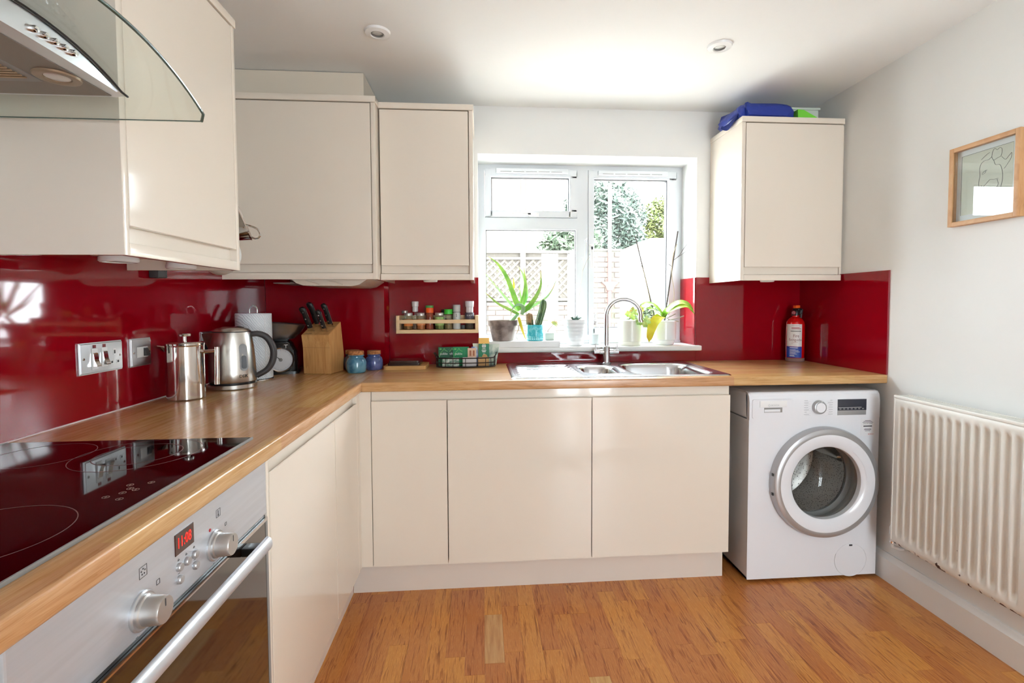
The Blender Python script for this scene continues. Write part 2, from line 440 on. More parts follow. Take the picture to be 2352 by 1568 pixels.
def grid(bm, fn, nu, nv):
    V = [[bm.verts.new(fn(i/nu, j/nv)) for j in range(nv+1)] for i in range(nu+1)]
    for i in range(nu):
        for j in range(nv):
            bm.faces.new((V[i][j], V[i+1][j], V[i+1][j+1], V[i][j+1]))
    return bm

def annulus(bm, c, r0, r1, z, seg=48, h=0.0004):
    return lathe(bm, [(r0, 0), (r0, h), (r1, h), (r1, 0), (r0, 0)], seg, (c[0], c[1], z), cap0=False, cap1=False)

def finish(bm, name, sharp=38.0):
    bmesh.ops.recalc_face_normals(bm, faces=bm.faces)
    me = bpy.data.meshes.new(name)
    lim = math.radians(sharp)
    for f in bm.faces: f.smooth = True
    for e in bm.edges:
        if len(e.link_faces) == 2:
            a, b = (f.calc_area() for f in e.link_faces)
            try: e.smooth = e.calc_face_angle() < lim and not (max(a, b) > 40*min(a, b) and e.calc_face_angle() > 0.2)
            except ValueError: pass
    bm.to_mesh(me); bm.free()
    return me

def obj(name, bm, m, parent=None, local=False, label=None, sharp=38.0):
    me = bm if isinstance(bm, bpy.types.Mesh) else finish(bm, name, sharp)
    if m is not None and not me.materials: me.materials.append(m)
    o = bpy.data.objects.new(name, me); COL.objects.link(o)
    if parent is not None:
        o.parent = parent
        if not local:
            o.matrix_parent_inverse = Matrix(parent['_w']).inverted() if '_w' in parent else Matrix.Identity(4)
    if label: o['label'] = label
    return o

WM = {}
def thing(name, label, cat, loc=(0, 0, 0), rotz=0.0, group=None, kind=None):
    o = bpy.data.objects.new(name, None); COL.objects.link(o)
    o.empty_display_size = 0.05
    o.location = loc; o.rotation_euler = (0, 0, rotz)
    tag(o, label, cat, group, kind)
    WM[o.name] = Matrix.Translation(Vector(loc)) @ Matrix.Rotation(rotz, 4, 'Z')
    return o

def tag(o, label, cat, group=None, kind=None):
    o['label'] = label; o['category'] = cat
    if group: o['group'] = group
    if kind: o['kind'] = kind
    return o

def part(name, bm, m, parent, label=None, local=False, sharp=38.0):
    """a part under a thing (or under a part, whose own matrix is the identity of its thing's)"""
    o = obj(name, bm, m, None, label=label, sharp=sharp)
    o.parent = parent
    top = parent
    if not local:
        while top.parent is not None: top = top.parent
        if parent is top and top.name in WM:
            o.matrix_parent_inverse = WM[top.name].inverted()
    return o

def copy_tree(o, parent=None):
    c = o.copy(); COL.objects.link(c); c.parent = parent
    for ch in list(o.children): copy_tree(ch, c)
    return c

def text_geo(body, size, align='CENTER'):
    cu = bpy.data.curves.new('lettering', 'FONT'); cu.body = body; cu.size = size; cu.align_x = align; cu.align_y = 'CENTER'
    cu.resolution_u = 2
    to = bpy.data.objects.new('lettering', cu); COL.objects.link(to)
    dg = bpy.context.evaluated_depsgraph_get()
    me = to.evaluated_get(dg).to_mesh()
    V = [v.co.copy() for v in me.vertices]; F = [tuple(p.vertices) for p in me.polygons]
    to.evaluated_get(dg).to_mesh_clear()
    bpy.data.objects.remove(to); bpy.data.curves.remove(cu)
    return V, F

def text_bm(body, size, fn, bm=None, align='CENTER'):
    """lettering mapped by fn(u, v) -> xyz (flat print on a surface)"""
    bm = bm or NB()
    V, F = text_geo(body, size, align)
    vs = [bm.verts.new(fn(v.x, v.y)) for v in V]
    for f in F:
        try: bm.faces.new([vs[i] for i in f])
        except ValueError: pass
    return bm

def struct(name, bm, m, label, cat, parent=None):
    o = obj(name, bm, m); tag(o, label, cat, kind='structure'); return o

# ------------------------------------------------------------------ room shell
WX0, WX1, WZ0, WZ1, WY = 1.098, 2.296, 0.970, 2.027, 0.204   # window opening, depth of the reveal
wb = cells(NB(), [-0.15, WX0, WX1, W+0.15], [0, WZ0, WZ1, H], lambda x, z: not (WX0 < x < WX1 and WZ0 < z < WZ1), 0.0, 0.33, 'y')
struct('wall_back', wb, M_WALL, 'white painted wall around the kitchen window', 'wall')
struct('wall_left', BX(-0.15, 0, REAR, 0, 0, H), M_WALL, 'white wall behind the red splashback and the hob', 'wall')
struct('wall_right', BX(W, W+0.15, REAR, 0, 0, H), M_WALL, 'plain white wall with the framed drawing and the radiator', 'wall')
wr = cells(NB(), [-0.15, GX0, GX1, W+0.15], [0, GZ1, H], lambda x, z: not (GX0 < x < GX1 and z < GZ1), REAR-0.2, REAR, 'y')
struct('wall_rear', wr, M_WALL, 'white wall behind the camera with an added glazed opening', 'wall')
struct('ceiling', BX(-0.15, W+0.15, REAR-0.2, 0.33, H, H+0.12), M_CEIL, 'white plastered ceiling with two downlights', 'ceiling')
floor = struct('floor', BX(-0.15, W+0.15, REAR-0.2, 0.33, -0.10, -0.012), M_SUB, 'golden oak strip floor between the units', 'floor')

# oak staves: strips run towards the window, each stave a plank of its own
SW = 0.0685
LEN = [0.20, 0.27, 0.34, 0.41, 0.50, 0.60]
PM = {}
def plank_mesh(L, pale):
    k = (L, pale)
    if k not in PM:
        bm = BX(0.00012, SW-0.00012, 0.00012, L-0.00012, -0.012, 0.0)
        es = [e for e in bm.edges if all(v.co.z > -1e-5 for v in e.verts)]
        bmesh.ops.bevel(bm, geom=es, offset=0.0003, segments=1, affect='EDGES')
        me = finish(bm, 'plank'); me.materials.append(M_FLOOR2 if pale else M_FLOOR); PM[k] = me
    return PM[k]
rng = random.Random(11)
ix = 0; x = 0.50
while x < W-0.005:
    y = -0.42 - rng.random()*0.4
    y = -0.42
    first = rng.choice([0.07, 0.16, 0.22, 0.29])
    while y > -2.05:
        L = first if first else rng.choice(LEN); first = None
        L = round(L, 2)
        o = obj('plank', plank_mesh(L, rng.random() < 0.022), None)
        o.location = (x, y-L, 0); o.parent = floor
        y -= L
    x += SW
def floor_rest():
    bm = NB()
    box(bm, 0.0, 0.50, REAR, 0, -0.012, 0.0)
    box(bm, 0.50, W, -0.42, 0, -0.012, 0.0)
    box(bm, 0.50, W, REAR, -2.60, -0.012, 0.0)
    return bm
part('floor_field', floor_rest(), wood('oak_strip_far', [(122, 66, 22), (166, 100, 42), (187, 122, 56), (204, 142, 76)], grain=(10, 0.9, 10), rough=0.34, coat=0.12, gscale=5, staves=(0.4, SW, 'y', 0.12), bump=0, rings=0.30, pore=0.75), floor)

# skirting on the right wall, moulded top
sk = [(0, 0), (0, 0.122), (-0.006, 0.122), (-0.010, 0.112), (-0.013, 0.104), (-0.018, 0.098), (-0.018, 0)]
bsk = NB(); prism(bsk, [(W+a, b) for a, b in sk], 'y', REAR, 0.0)
struct('baseboard_right', bsk, M_TRIM, 'white moulded skirting board along the wall under the radiator', 'skirting')

# unseen glazed door, put in the rear wall to let in fill light
gd = thing('fill_door_1', 'white framed glazed door added behind the camera for fill light', 'door', ((GX0+GX1)/2, REAR-0.1, 0), kind='structure')
xm = (GX0+GX1)/2
for a, b in ((GX0, xm), (xm, GX1)):
    fr = cells(NB(), [a, a+0.07, b-0.07, b], [0, 0.09, GZ1-0.08, GZ1], lambda x, z, a=a, b=b: not (a+0.07 < x < b-0.07 and 0.09 < z < GZ1-0.08), REAR-0.14, REAR-0.08, 'y')
    lf = part('door_leaf', fr, M_UPVC, gd)
    part('pane', BX(a+0.07, b-0.07, REAR-0.113, REAR-0.107, 0.09, GZ1-0.08), M_GLASS, lf)

# ------------------------------------------------------------------ window
win = thing('window_1', 'white plastic window over the sink with a small top opener', 'window', ((WX0+WX1)/2, WY, WZ0), kind='structure')
def zz(z): return 1.23 + (z-1.23)*1.0048
def xx(x): return 1.115 + (x-1.115)*1.0048
Y0, Y1 = WY, WY+0.07
TRZ0, TRZ1 = 1.664, 1.726       # transom
MUX0, MUX1 = 1.671, 1.734       # mullion
fz0 = 1.004
bmf = cells(NB(), [WX0, 1.134, MUX0, MUX1, 2.262, WX1], [fz0, 1.047, TRZ0, TRZ1, 2.003, WZ1],
            lambda x, z: x < 1.134 or x > 2.262 or MUX0 < x < MUX1 or z < 1.047 or z > 2.003 or (TRZ0 < z < TRZ1 and x < MUX0), Y0, Y1, 'y')
part('frame', bmf, M_UPVC, win)
def sash(x0, x1, z0, z1, gx0, gx1, gz0, gz1):
    s = cells(NB(), [x0, gx0, gx1, x1], [z0, gz0, gz1, z1], lambda x, z: not (gx0 < x < gx1 and gz0 < z < gz1), Y0-0.012, Y1-0.01, 'y')
    es = [e for e in s.edges if all(v.co.y < Y0-0.011 for v in e.verts)]
    bmesh.ops.bevel(s, geom=es, offset=0.004, segments=2, affect='EDGES')
    so = part('sash', s, M_UPVC, win)
    gasket(gx0, gx1, gz0, gz1, so)
def gasket(gx0, gx1, gz0, gz1, par):
    g = cells(NB(), [gx0-0.001, gx0+0.004, gx1-0.004, gx1+0.001], [gz0-0.001, gz0+0.004, gz1-0.004, gz1+0.001],
              lambda x, z: not (gx0+0.004 < x < gx1-0.004 and gz0+0.004 < z < gz1-0.004), Y0+0.018, Y0+0.046, 'y')
    part('gasket', g, M_GREYPL, par)
    part('pane', BX(gx0+0.002, gx1-0.002, Y0+0.030, Y0+0.034, gz0+0.002, gz1-0.002), M_GLASS, par)
sash(1.136, 1.669, 1.728, 2.001, 1.173, 1.625, 1.766, 1.958)
sash(1.736, 2.260, 1.049, 2.001, 1.769, 2.212, 1.087, 1.955)
gl = part('glazing_bead', cells(NB(), [1.134, 1.140, 1.665, 1.671], [1.047, 1.053, 1.658, 1.664], lambda x, z: not (1.140 < x < 1.665 and 1.053 < z < 1.658), Y0-0.003, Y0+0.02, 'y'), M_UPVC, win)
gasket(1.139, 1.666, 1.052, 1.659, gl)
for a, b, z in ((1.20, 1.613, 1.988), (1.79, 2.20, 1.983)):
    v = part('trickle_vent', BX(a, b, Y0-0.030, Y0-0.012, z-0.014, z+0.012, bev=0.003), M_UPVC, win)
    sb = NB()
    n = 5; w_ = (b-a-0.05)/n
    for i in range(n): box(sb, a+0.025+i*w_, a+0.025+i*w_+w_*0.86, Y0-0.0304, Y0-0.029, z-0.008, z-0.0055)
    part('vent_slot', sb, M_MIDGREY, v)['kind'] = 'stuff'
def win_handle(cx, cz, vertical):
    if vertical:
        bm = BX(cx-0.012, cx+0.012, Y0-0.024, Y0-0.012, cz-0.02, cz+0.04, bev=0.004)
        h = part('handle', bm, M_WHITEPL, win)
        part('lever', tube(NB(), [(cx, Y0-0.03, cz+0.02), (cx, Y0-0.045, cz+0.005), (cx, Y0-0.045, cz-0.1)], [0.009, 0.009, 0.006], 10), M_WHITEPL, h)
        part('latch', BX(cx-0.005, cx+0.005, Y0-0.056, Y0-0.024, cz+0.006, cz+0.022), M_GREYPL, h)
    else:
        bm = BX(cx-0.04, cx+0.02, Y0-0.024, Y0-0.012, cz-0.012, cz+0.012, bev=0.004)
        h = part('handle', bm, M_WHITEPL, win)
        part('lever', tube(NB(), [(cx-0.02, Y0-0.03, cz), (cx-0.035, Y0-0.045, cz), (cx-0.15, Y0-0.045, cz+0.006)], [0.009, 0.009, 0.006], 10), M_WHITEPL, h)
        part('latch', BX(cx-0.046, cx-0.030, Y0-0.056, Y0-0.024, cz-0.005, cz+0.005), M_GREYPL, h)
win_handle(1.425, 1.740, False)
win_handle(1.748, 1.535, True)
sill = NB(); box(sill, WX0-0.012, WX1+0.022, -0.042, 0.0, 0.970, 0.998, bev=0.006, seg=3); box(sill, WX0, WX1, 0.0, WY+0.07, 0.970, 0.998)
part('sill', sill, M_TRIM, win)
part('bottom_trim', BX(WX0, WX1, WY-0.01, WY, 0.998, 1.012, bev=0.004), M_UPVC, win)

# ------------------------------------------------------------------ red glass splashbacks
SZ0, SZ1 = 0.9105, 1.372
def splash(name, bm, label):
    o = obj(name, bm, M_RED); tag(o, label, 'splashback', 'red glass splashback panels'); return o
splash('splashback', BX(0.001, 0.007, -2.60, -0.033, SZ0, SZ1), 'long red glass splashback on the wall with the power sockets')
lb = NB(); prism(lb, [(0.008, -0.0005), (0.008, -0.031), (0.6060, -0.031), (0.6255, -0.007), (0.6255, -0.0005)], 'z', SZ0, SZ1)
splash('splashback', lb, 'red glass splashback with an angled shiny edge behind the knife block')
splash('splashback', BX(0.627, 1.0975, -0.006, 0.0, SZ0, SZ1), 'red glass splashback behind the wooden spice rack')
splash('splashback', BX(1.0985, 2.2955, -0.006, 0.0, SZ0, 0.969), 'low red glass upstand strip between sink and window sill')
splash('splashback', BX(2.2965, W-0.0065, -0.006, 0.0, SZ0, SZ1), 'red glass splashback right of the window behind the extinguisher')
splash('splashback', BX(2.290, 2.2960, 0.0, WY-0.002, 0.999, SZ1), 'pinkish red glass panel lining the window reveal beside the orchid')
spr = splash('splashback', BX(W-0.006, W, -0.622, 0.0, SZ0, SZ1), 'red glass splashback on the side wall above the washing machine')
part('raw_edge', BX(W-0.0062, W, -0.6235, -0.622, SZ0, SZ1), M_REDEDGE, spr)
bead = NB(); tube(bead, [(0.0075, -2.6, 0.9115), (0.0075, -0.035, 0.9115)], 0.0025, 6)
tag(obj('sealant_bead', bead, M_SPARK), 'pale sealant line between worktop and red glass near the hob', 'sealant')

# ------------------------------------------------------------------ worktop
T, TB = 0.91, 0.872
SX0, SX1, SY0, SY1 = 1.24, 2.222, -0.570, -0.045      # sink outline
wt = thing('worktop', 'oak effect L-shaped worktop with rounded front edge', 'worktop', (0.62, -0.62, TB))
def round_front(bm, test):
    es = [e for e in bm.edges if all(test(v.co) for v in e.verts)]
    bmesh.ops.bevel(bm, geom=es, offset=0.006, segments=3, profile=0.5, affect='EDGES')
    return bm
b1 = cells(NB(), [0.6235, SX0+0.03, SX1-0.03, W-0.001], [-0.600, SY0+0.03, SY1-0.03, -0.0005], lambda x, y: not (SX0+0.03 < x < SX1-0.03 and SY0+0.03 < y < SY1-0.03), TB, T)
def nose(n=5, r=0.006):
    q = [(-0.600, TB), (-0.600, T)]
    q += [(-0.6235+r-r*math.sin(PI/2*k/n), T-r+r*math.cos(PI/2*k/n)) for k in range(n+1)]
    q += [(-0.6235+r-r*math.cos(PI/2*k/n), TB+r-r*math.sin(PI/2*k/n)) for k in range(n+1)]
    return q
prism(b1, nose(), 'x', 0.6235, W-0.001)
part('back_run', b1, M_OAKX, wt)
b2 = NB(); box(b2, 0.0, 0.6235, -2.50, -0.0005, TB, T)
round_front(b2, lambda c: abs(c.x-0.6235) < 1e-5 and (abs(c.z-T) < 1e-5 or abs(c.z-TB) < 1e-5) )
part('side_run', b2, M_OAKY, wt)

# ------------------------------------------------------------------ base units
ZL, ZP, YD = 0.8315, 0.134, 0.609
def jdoor(x0, x1, z0, z1, yf, th=0.020):
    """flat door with a bevelled finger-pull lip along the top, front face at y = yf (facing -y)"""
    bm = NB()
    poly = [(yf, z0), (yf+th, z0), (yf+th, z1-0.022), (yf+0.010, z1-0.012), (yf+0.003, z1), (yf, z1-0.002)]
    prism(bm, poly, 'x', x0, x1)
    return bm
def base_unit(name, label, w, loc, rotz, group, doors=None):
    """local: x along the run, front at y=-YD, back at 0"""
    t = thing(name, label, 'cabinet', loc, rotz, group)
    bm = NB()                                        # open-topped carcass: floor, two sides and a back
    box(bm, 0.001, w-0.001, -0.585, -0.02, ZP+0.002, ZP+0.020)
    box(bm, 0.001, 0.019, -0.585, -0.02, ZP+0.020, 0.868); box(bm, w-0.019, w-0.001, -0.585, -0.02, ZP+0.020, 0.868)
    box(bm, 0.019, w-0.019, -0.028, -0.02, ZP+0.020, 0.868)
    part('carcass', bm, M_CARC, t, local=True)
    part('handle_rail', BX(0.0, w, -0.592, -0.5855, ZL-0.05, 0.869), M_CREAM, t, local=True)
    d = part('door', jdoor(0.002, w-0.002, ZP, ZL, -YD), M_CREAM, t, local=True)
    return t
G1 = 'handleless cream base units'
base_unit('base_cabinet', 'narrow cream base cabinet beside the inner corner post', 0.312, (0.655, 0, 0), 0, G1)
base_unit('base_cabinet', 'wide cream base cabinet under the sink drainer', 0.613, (0.967, 0, 0), 0, G1)
base_unit('base_cabinet', 'cream base cabinet next to the washing machine', 0.613, (1.580, 0, 0), 0, G1)
base_unit('base_cabinet', 'cream base cabinet beside the oven with a long door', 0.531, (0, -1.486, 0), PI/2, G1)
base_unit('base_cabinet', 'slim cream base cabinet in the inner corner of the run', 0.300, (0, -0.953, 0), PI/2, G1)
base_unit('base_cabinet', 'cream base cabinet on the near side of the oven', 0.335, (0, -2.49, 0), PI/2, G1)
cp = thing('corner_post', 'cream L-shaped corner post where the two base runs meet', 'corner post', (0.609, -0.609, ZP))
part('post_face', BX(0.606, 0.654, -YD, -0.590, ZP, 0.870, bev=0.001), M_CREAM, cp)
part('post_face', BX(0.588, YD, -0.652, -0.609, ZP, 0.870, bev=0.001), M_CREAM, cp)
tag(obj('plinth', BX(0.5615, 2.188, -0.5615, -0.545, 0.0, ZP-0.001), M_PLINTH), 'cream plinth board under the units below the window', 'plinth')
tag(obj('plinth', BX(0.545, 0.5612, -2.49, -0.565, 0.0, ZP-0.001), M_PLINTH), 'cream plinth board under the oven run', 'plinth')

# ------------------------------------------------------------------ wall units
def wall_unit(name, label, w, depth, loc, rotz, group, left=True, right=True, z0=1.340, z1=2.128, filler=0.0):
    t = thing(name, label, 'cabinet', (loc[0], loc[1], z0), rotz, group)
    h = z1-z0; f = -depth; e = 0.018
    a = e if left else 0.001; b = w-e if right else w-0.001
    part('carcass', BX(a, b, f+0.0275, -0.001, 0.034, h-0.027), M_CARC, t, local=True)
    if left: part('end_panel', BX(0, e, f, -0.001, 0, h-0.0265, bev=0.001), M_CREAM, t, local=True)
    if right: part('end_panel', BX(w-e, w, f, -0.001, 0, h-0.0265, bev=0.001), M_CREAM, t, local=True)
    part('door', BX(a+0.003, b-0.003, f, f+0.020, 0.066, h-0.030, bev=0.0015), M_CREAM, t, local=True)
    part('handle_rail', BX(a, b, f+0.021, f+0.027, 0.0305, 0.085), M_CREAM, t, local=True)
    part('light_pelmet', BX(a, b, f, f+0.018, 0.0, 0.028, bev=0.001), M_CREAM, t, local=True)
    part('cornice', BX(-0.002 if left else 0, w+(0.004 if right else 0), f-0.004, -0.001, h-0.026, h, bev=0.001), M_CREAM, t, local=True)
    return t
G2 = 'cream gloss wall units'
wall_unit('wall_cabinet', 'tall cream wall cabinet beside the extractor hood', 0.525, 0.340, (0, -1.541, 0), PI/2, G2)
wall_unit('wall_cabinet', 'deep cream corner wall cabinet above the knife block', 0.656, 0.456, (0.003, 0, 0), 0, G2, left=False)
wall_unit('wall_cabinet', 'narrower cream wall cabinet above the spice rack', 0.4185, 0.390, (0.6605, 0, 0), 0, G2, left=False)
cr_ = wall_unit('wall_cabinet', 'cream wall cabinet above the fire extinguisher', 0.519, 0.3385, (2.371, 0, 0), 0, G2, right=False)
part('filler_strip', BX(0.520, 0.532, -0.320, -0.30, 0.03, 0.76), M_CREAM, cr_, local=True)
bxo = thing('boxing', 'cream boxing panel closing the gap between corner cabinet and ceiling', 'boxing', (0.3, -0.2, 2.1285))
part('front_panel', BX(0.001, 0.590, -0.348, -0.330, 2.1285, H-0.003, bev=0.001), M_CREAM_M, bxo)
part('side_panel', BX(0.572, 0.5895, -0.329, -0.002, 2.1285, H-0.003), M_CREAM_M, bxo)

# ------------------------------------------------------------------ oven
OY0, OY1, OX = -2.148, -1.503, 0.609
def X_(bm, rects, x0, x1, bev=0.0):
    for y0, y1, z0, z1 in rects: box(bm, x0, x1, y0, y1, z0, z1, bev)
    return bm
ov = thing('oven', 'stainless steel built-in oven under the hob with red clock', 'oven', (0.35, -1.80, 0.135))
part('housing', BX(0.03, 0.588, OY0+0.004, OY1-0.004, 0.137, 0.868), M_DARKIN, ov)
cpn = part('control_panel', BX(0.589, OX, OY0, OY1, 0.742, 0.868, bev=0.003), M_OVEN, ov)
part('panel_gap', BX(0.590, OX-0.004, OY0+0.002, OY1-0.002, 0.7345, 0.7415), M_BLACK, ov)
dr = part('door', BX(0.589, OX, OY0, OY1, 0.140, 0.734, bev=0.003), M_OVGLASS, ov)
part('door_trim', BX(OX-0.002, OX+0.0015, OY0, OY1, 0.727, 0.7345), M_CHROME, dr)
part('door_trim', BX(OX-0.002, OX+0.0010, OY1-0.010, OY1, 0.140, 0.727), M_MIDGREY, dr)
hd = part('handle', prism(NB(), [(0.646+0.011*math.cos(t)*(1.0 if math.cos(t) > 0 else 0.6), 0.712+0.0155*math.sin(t)) for t in [2*PI*i/20 for i in range(20)]], 'y', -2.055, -1.592), M_OVEN, ov)
for y in (-2.035, -1.618): part('handle_bracket', BX(OX, 0.643, y-0.014, y+0.014, 0.702, 0.720, bev=0.002), M_BLACK, hd)
def knob(cy, cz):
    k = part('knob', lathe(NB(), [(0.0, 0.004), (0.0235, 0.004), (0.0235, 0.008), (0.0215, 0.010), (0.0205, 0.031), (0.019, 0.034), (0.0, 0.0345)], 40, (OX, cy, cz), (1, 0, 0)), mat('knob_steel_%d' % int(-cy*1000), (188, 184, 180), 0.3, metal=0.7), ov)
    part('knob_collar', lathe(NB(), [(0.0, 0.0), (0.0285, 0.0), (0.0285, 0.003), (0.0265, 0.005), (0.0, 0.005)], 40, (OX, cy, cz), (1, 0, 0)), M_SILVER, k)
    mk = NB(); box(mk, OX+0.0342, OX+0.0349, cy-0.0006, cy+0.0006, cz+0.006, cz+0.017)
    for a in (0.3, 1.0, -0.4): 
        c_, s_ = math.cos(a+PI/2), math.sin(a+PI/2)
        tube(mk, [(OX+0.014, cy-0.0213*s_*-1, cz+0.0213*c_), (OX+0.024, cy-0.0209*s_*-1, cz+0.0209*c_)], 0.0005, 5)
    part('pointer_mark', mk, M_PRINT, k)['kind'] = 'stuff'
knob(-1.936, 0.778); knob(-1.732, 0.778)
dsp = part('clock_display', BX(OX-0.002, OX+0.0012, -1.853, -1.799, 0.816, 0.852, bev=0.0008), M_DISPRED, ov)
part('clock_digits', text_bm('11:08', 0.026, lambda u, v: (OX+0.0016, -1.828+u*0.72, 0.834+v)), M_LED, dsp)
for y, z in ((-1.844, 0.795), (-1.822, 0.794), (-1.799, 0.794), (-1.798, 0.774), (-1.844, 0.774)):
    part('button', lathe(NB(), [(0.0, 0.0), (0.0075, 0.0), (0.0075, 0.004), (0.006, 0.006), (0.0, 0.0065)], 20, (OX, y, z), (1, 0, 0)), M_SILVER, ov)
part('indicator_light', lathe(NB(), [(0.0, 0.0), (0.0032, 0.0), (0.003, 0.001), (0.0, 0.0012)], 14, (OX, -1.747, 0.813), (1, 0, 0)), mat('indicator_red', (170, 30, 40), 0.3), ov)
ic = NB()
def sq_icon(cy, cz, s, t=0.0006):
    x0, x1 = OX+0.0001, OX+0.0005
    box(ic, x0, x1, cy-s, cy+s, cz-s, cz-s+t); box(ic, x0, x1, cy-s, cy+s, cz+s-t, cz+s)
    box(ic, x0, x1, cy-s, cy-s+t, cz-s, cz+s); box(ic, x0, x1, cy+s-t, cy+s, cz-s, cz+s)
sq_icon(-1.930, 0.834, 0.0085); sq_icon(-1.7165, 0.833, 0.0075); sq_icon(-1.897, 0.800, 0.004); sq_icon(-1.69, 0.800, 0.003)
for k in range(5):
    a = 2*PI*k/5
    lathe(ic, [(0.0, 0.0002), (0.0014, 0.0002), (0.0014, 0.0005), (0.0, 0.0005)], 8, (OX, -1.930+0.0042*math.sin(a), 0.834+0.0042*math.cos(a)), (1, 0, 0))
box(ic, OX+0.0001, OX+0.0005, -1.7172, -1.7158, 0.829, 0.838); lathe(ic, [(0.0, 0.0002), (0.002, 0.0002), (0.002, 0.0005), (0.0, 0.0005)], 8, (OX, -1.7165, 0.829), (1, 0, 0))
for y, z in ((-1.844, 0.806), (-1.822, 0.805), (-1.799, 0.806), (-1.798, 0.784), (-1.844, 0.784), (-1.948, 0.745), (-1.737, 0.745)):
    box(ic, OX+0.0001, OX+0.0005, y-0.0025, y+0.0025, z-0.0004, z+0.0004)
    if z > 0.8: lathe(ic, [(0.0013, 0.0002), (0.0013, 0.0005), (0.0019, 0.0005), (0.0019, 0.0002)], 10, (OX, y, z+0.001), (1, 0, 0), cap0=False, cap1=False)
part('printed_symbols', ic, M_PRINT, cpn)['kind'] = 'stuff'
tag(obj('filler_strip', BX(0.590, YD, -1.5015, -1.4875, 0.136, 0.870, bev=0.001), M_CREAM), 'thin cream upright strip between oven and long cabinet door', 'filler')

# ------------------------------------------------------------------ hob
hb = thing('hob', 'black ceramic glass hob with faint red-brown ring marks', 'hob', (0.30, -1.77, T))
HX0, HX1, HY0, HY1 = 0.028, 0.566, -2.130, -1.474
part('glass_top', prism(NB(), rrect(HX0, HX1, HY0, HY1, 0.006, 3), 'z', T+0.0008, T+0.0055), M_HOBGLASS, hb)
for xa in (HX1, HX0-0.004): part('edge_trim', BX(xa, xa+0.004, HY0, HY1, T, T+0.0065, bev=0.001), M_MIDGREY, hb)
for c, r in (((0.420, -1.978), 0.110), ((0.190, -1.585), 0.090), ((0.388, -1.592), 0.078), ((0.190, -1.930), 0.075)):
    part('ring_mark', annulus(NB(), c, r-0.0008, r+0.0006, T+0.0056, 64, 0.0002), M_HOBMARK, hb)
part('ring_mark', annulus(NB(), (0.388, -1.592), 0.1142, 0.1155, T+0.0056, 64, 0.0002), M_HOBMARK, hb)
tm = NB()
for c in ((0.498, -1.785), (0.523, -1.809), (0.510, -1.803), (0.511, -1.823), (0.497, -1.841), (0.525, -1.851), (0.527, -1.775)):
    annulus(tm, c, 0.0048, 0.0054, T+0.0056, 20, 0.0002); box(tm, c[0]-0.0004, c[0]+0.0004, c[1]-0.0025, c[1]+0.0025, T+0.0056, T+0.0058)
part('touch_controls', tm, mat('touch_print', (190, 150, 140), 0.5), hb)['kind'] = 'stuff'

# ------------------------------------------------------------------ extractor hood
HYC = -1.862
def zglass(y): return 1.690 - 0.76*(y-HYC)**2
hood = thing('extractor_hood', 'steel extractor hood with arched clear glass canopy', 'extractor hood', (0.2, HYC, 1.646))
def hood_body():
    bm = NB(); n = 24; R = []
    for i in range(n+1):
        y = HYC - 0.24 + 0.48*i/n
        zt = max(zglass(y)-0.003, 1.6475); xf = 0.408 - 0.012*(1-((y-HYC)/0.24)**2)*-1 - 0.006
        R.append([(0.015, y, 1.646), (xf-0.010, y, 1.646), (xf, y, 1.648), (xf+0.004, y, zt), (0.015, y, zt)])
    return rings_mesh(bm, R)
part('body', hood_body(), M_STEEL, hood)
gg = NB(); n = 32; R = []
for i in range(n+1):
    y = HYC - 0.302 + 0.604*i/n
    xf = 0.530 + 0.010*(1-((y-HYC)/0.302)**2); z = zglass(y)
    if i in (0, n): xf -= 0.012
    R.append([(0.012, y, z), (xf, y, z), (xf, y, z+0.006), (0.012, y, z+0.006)])
part('glass_canopy', rings_mesh(gg, R), M_HOODGLASS, hood)
ge = NB(); pts = []
for i in range(n+1):
    y = HYC - 0.302 + 0.604*i/n
    xf = 0.530 + 0.010*(1-((y-HYC)/0.302)**2) - (0.012 if i in (0, n) else 0)
    pts.append((xf+0.0012, y, zglass(y)+0.003))
tube(ge, pts, 0.0030, 8)
y = HYC+0.302; tube(ge, [(0.012, y+0.0006, zglass(y)+0.003), (0.518, y+0.0006, zglass(y)+0.003)], 0.0012, 6)
y = HYC-0.302; tube(ge, [(0.012, y-0.0006, zglass(y)+0.003), (0.518, y-0.0006, zglass(y)+0.003)], 0.0012, 6)
part('glass_edge', ge, M_GLASSEDGE, hood)
gk = NB(); pts = []
for i in range(25):
    y = HYC - 0.243 + 0.486*i/24
    pts.append((0.4155+0.012*(1-((y-HYC)/0.24)**2)-0.006, y, max(zglass(y)-0.003, 1.648)))
tube(gk, pts, 0.0022, 6)
part('black_seal', gk, M_BLACK, hood)
part('chimney', BX(0.001, 0.255, HYC-0.115, HYC+0.115, 1.70, H-0.002, bev=0.003), M_STEEL, hood)
lt = part('lamp', lathe(NB(), [(0.0, -0.0005), (0.020, -0.0005), (0.021, -0.0025), (0.030, -0.004), (0.034, -0.003), (0.036, 0.001)], 36, (0.350, -1.712, 1.6447), cap1=False), mat('lamp_ring', (150, 132, 112), 0.35, metal=0.6), hood)
part('bulb_lens', lathe(NB(), [(0.0, -0.004), (0.014, -0.003), (0.019, -0.001)], 24, (0.350, -1.712, 1.6447), cap1=False), M_LAMP, lt)
part('underside', BX(0.020, 0.386, HYC-0.232, HYC+0.232, 1.6448, 1.6459), mat('hood_underside_shade', (128, 118, 108), 0.4, metal=0.3), hood)  # shade under the steel body painted as a darker grey sheet
flt = part('grease_filter', BX(0.06, 0.310, HYC-0.14, -1.690, 1.6435, 1.6465, bev=0.001), M_MIDGREY, hood)
fs = NB()
for i in range(30):
    yy = HYC-0.13 + 0.0096*i
    if yy < -1.705: box(fs, 0.075, 0.296, yy, yy+0.0045, 1.6415, 1.6437)
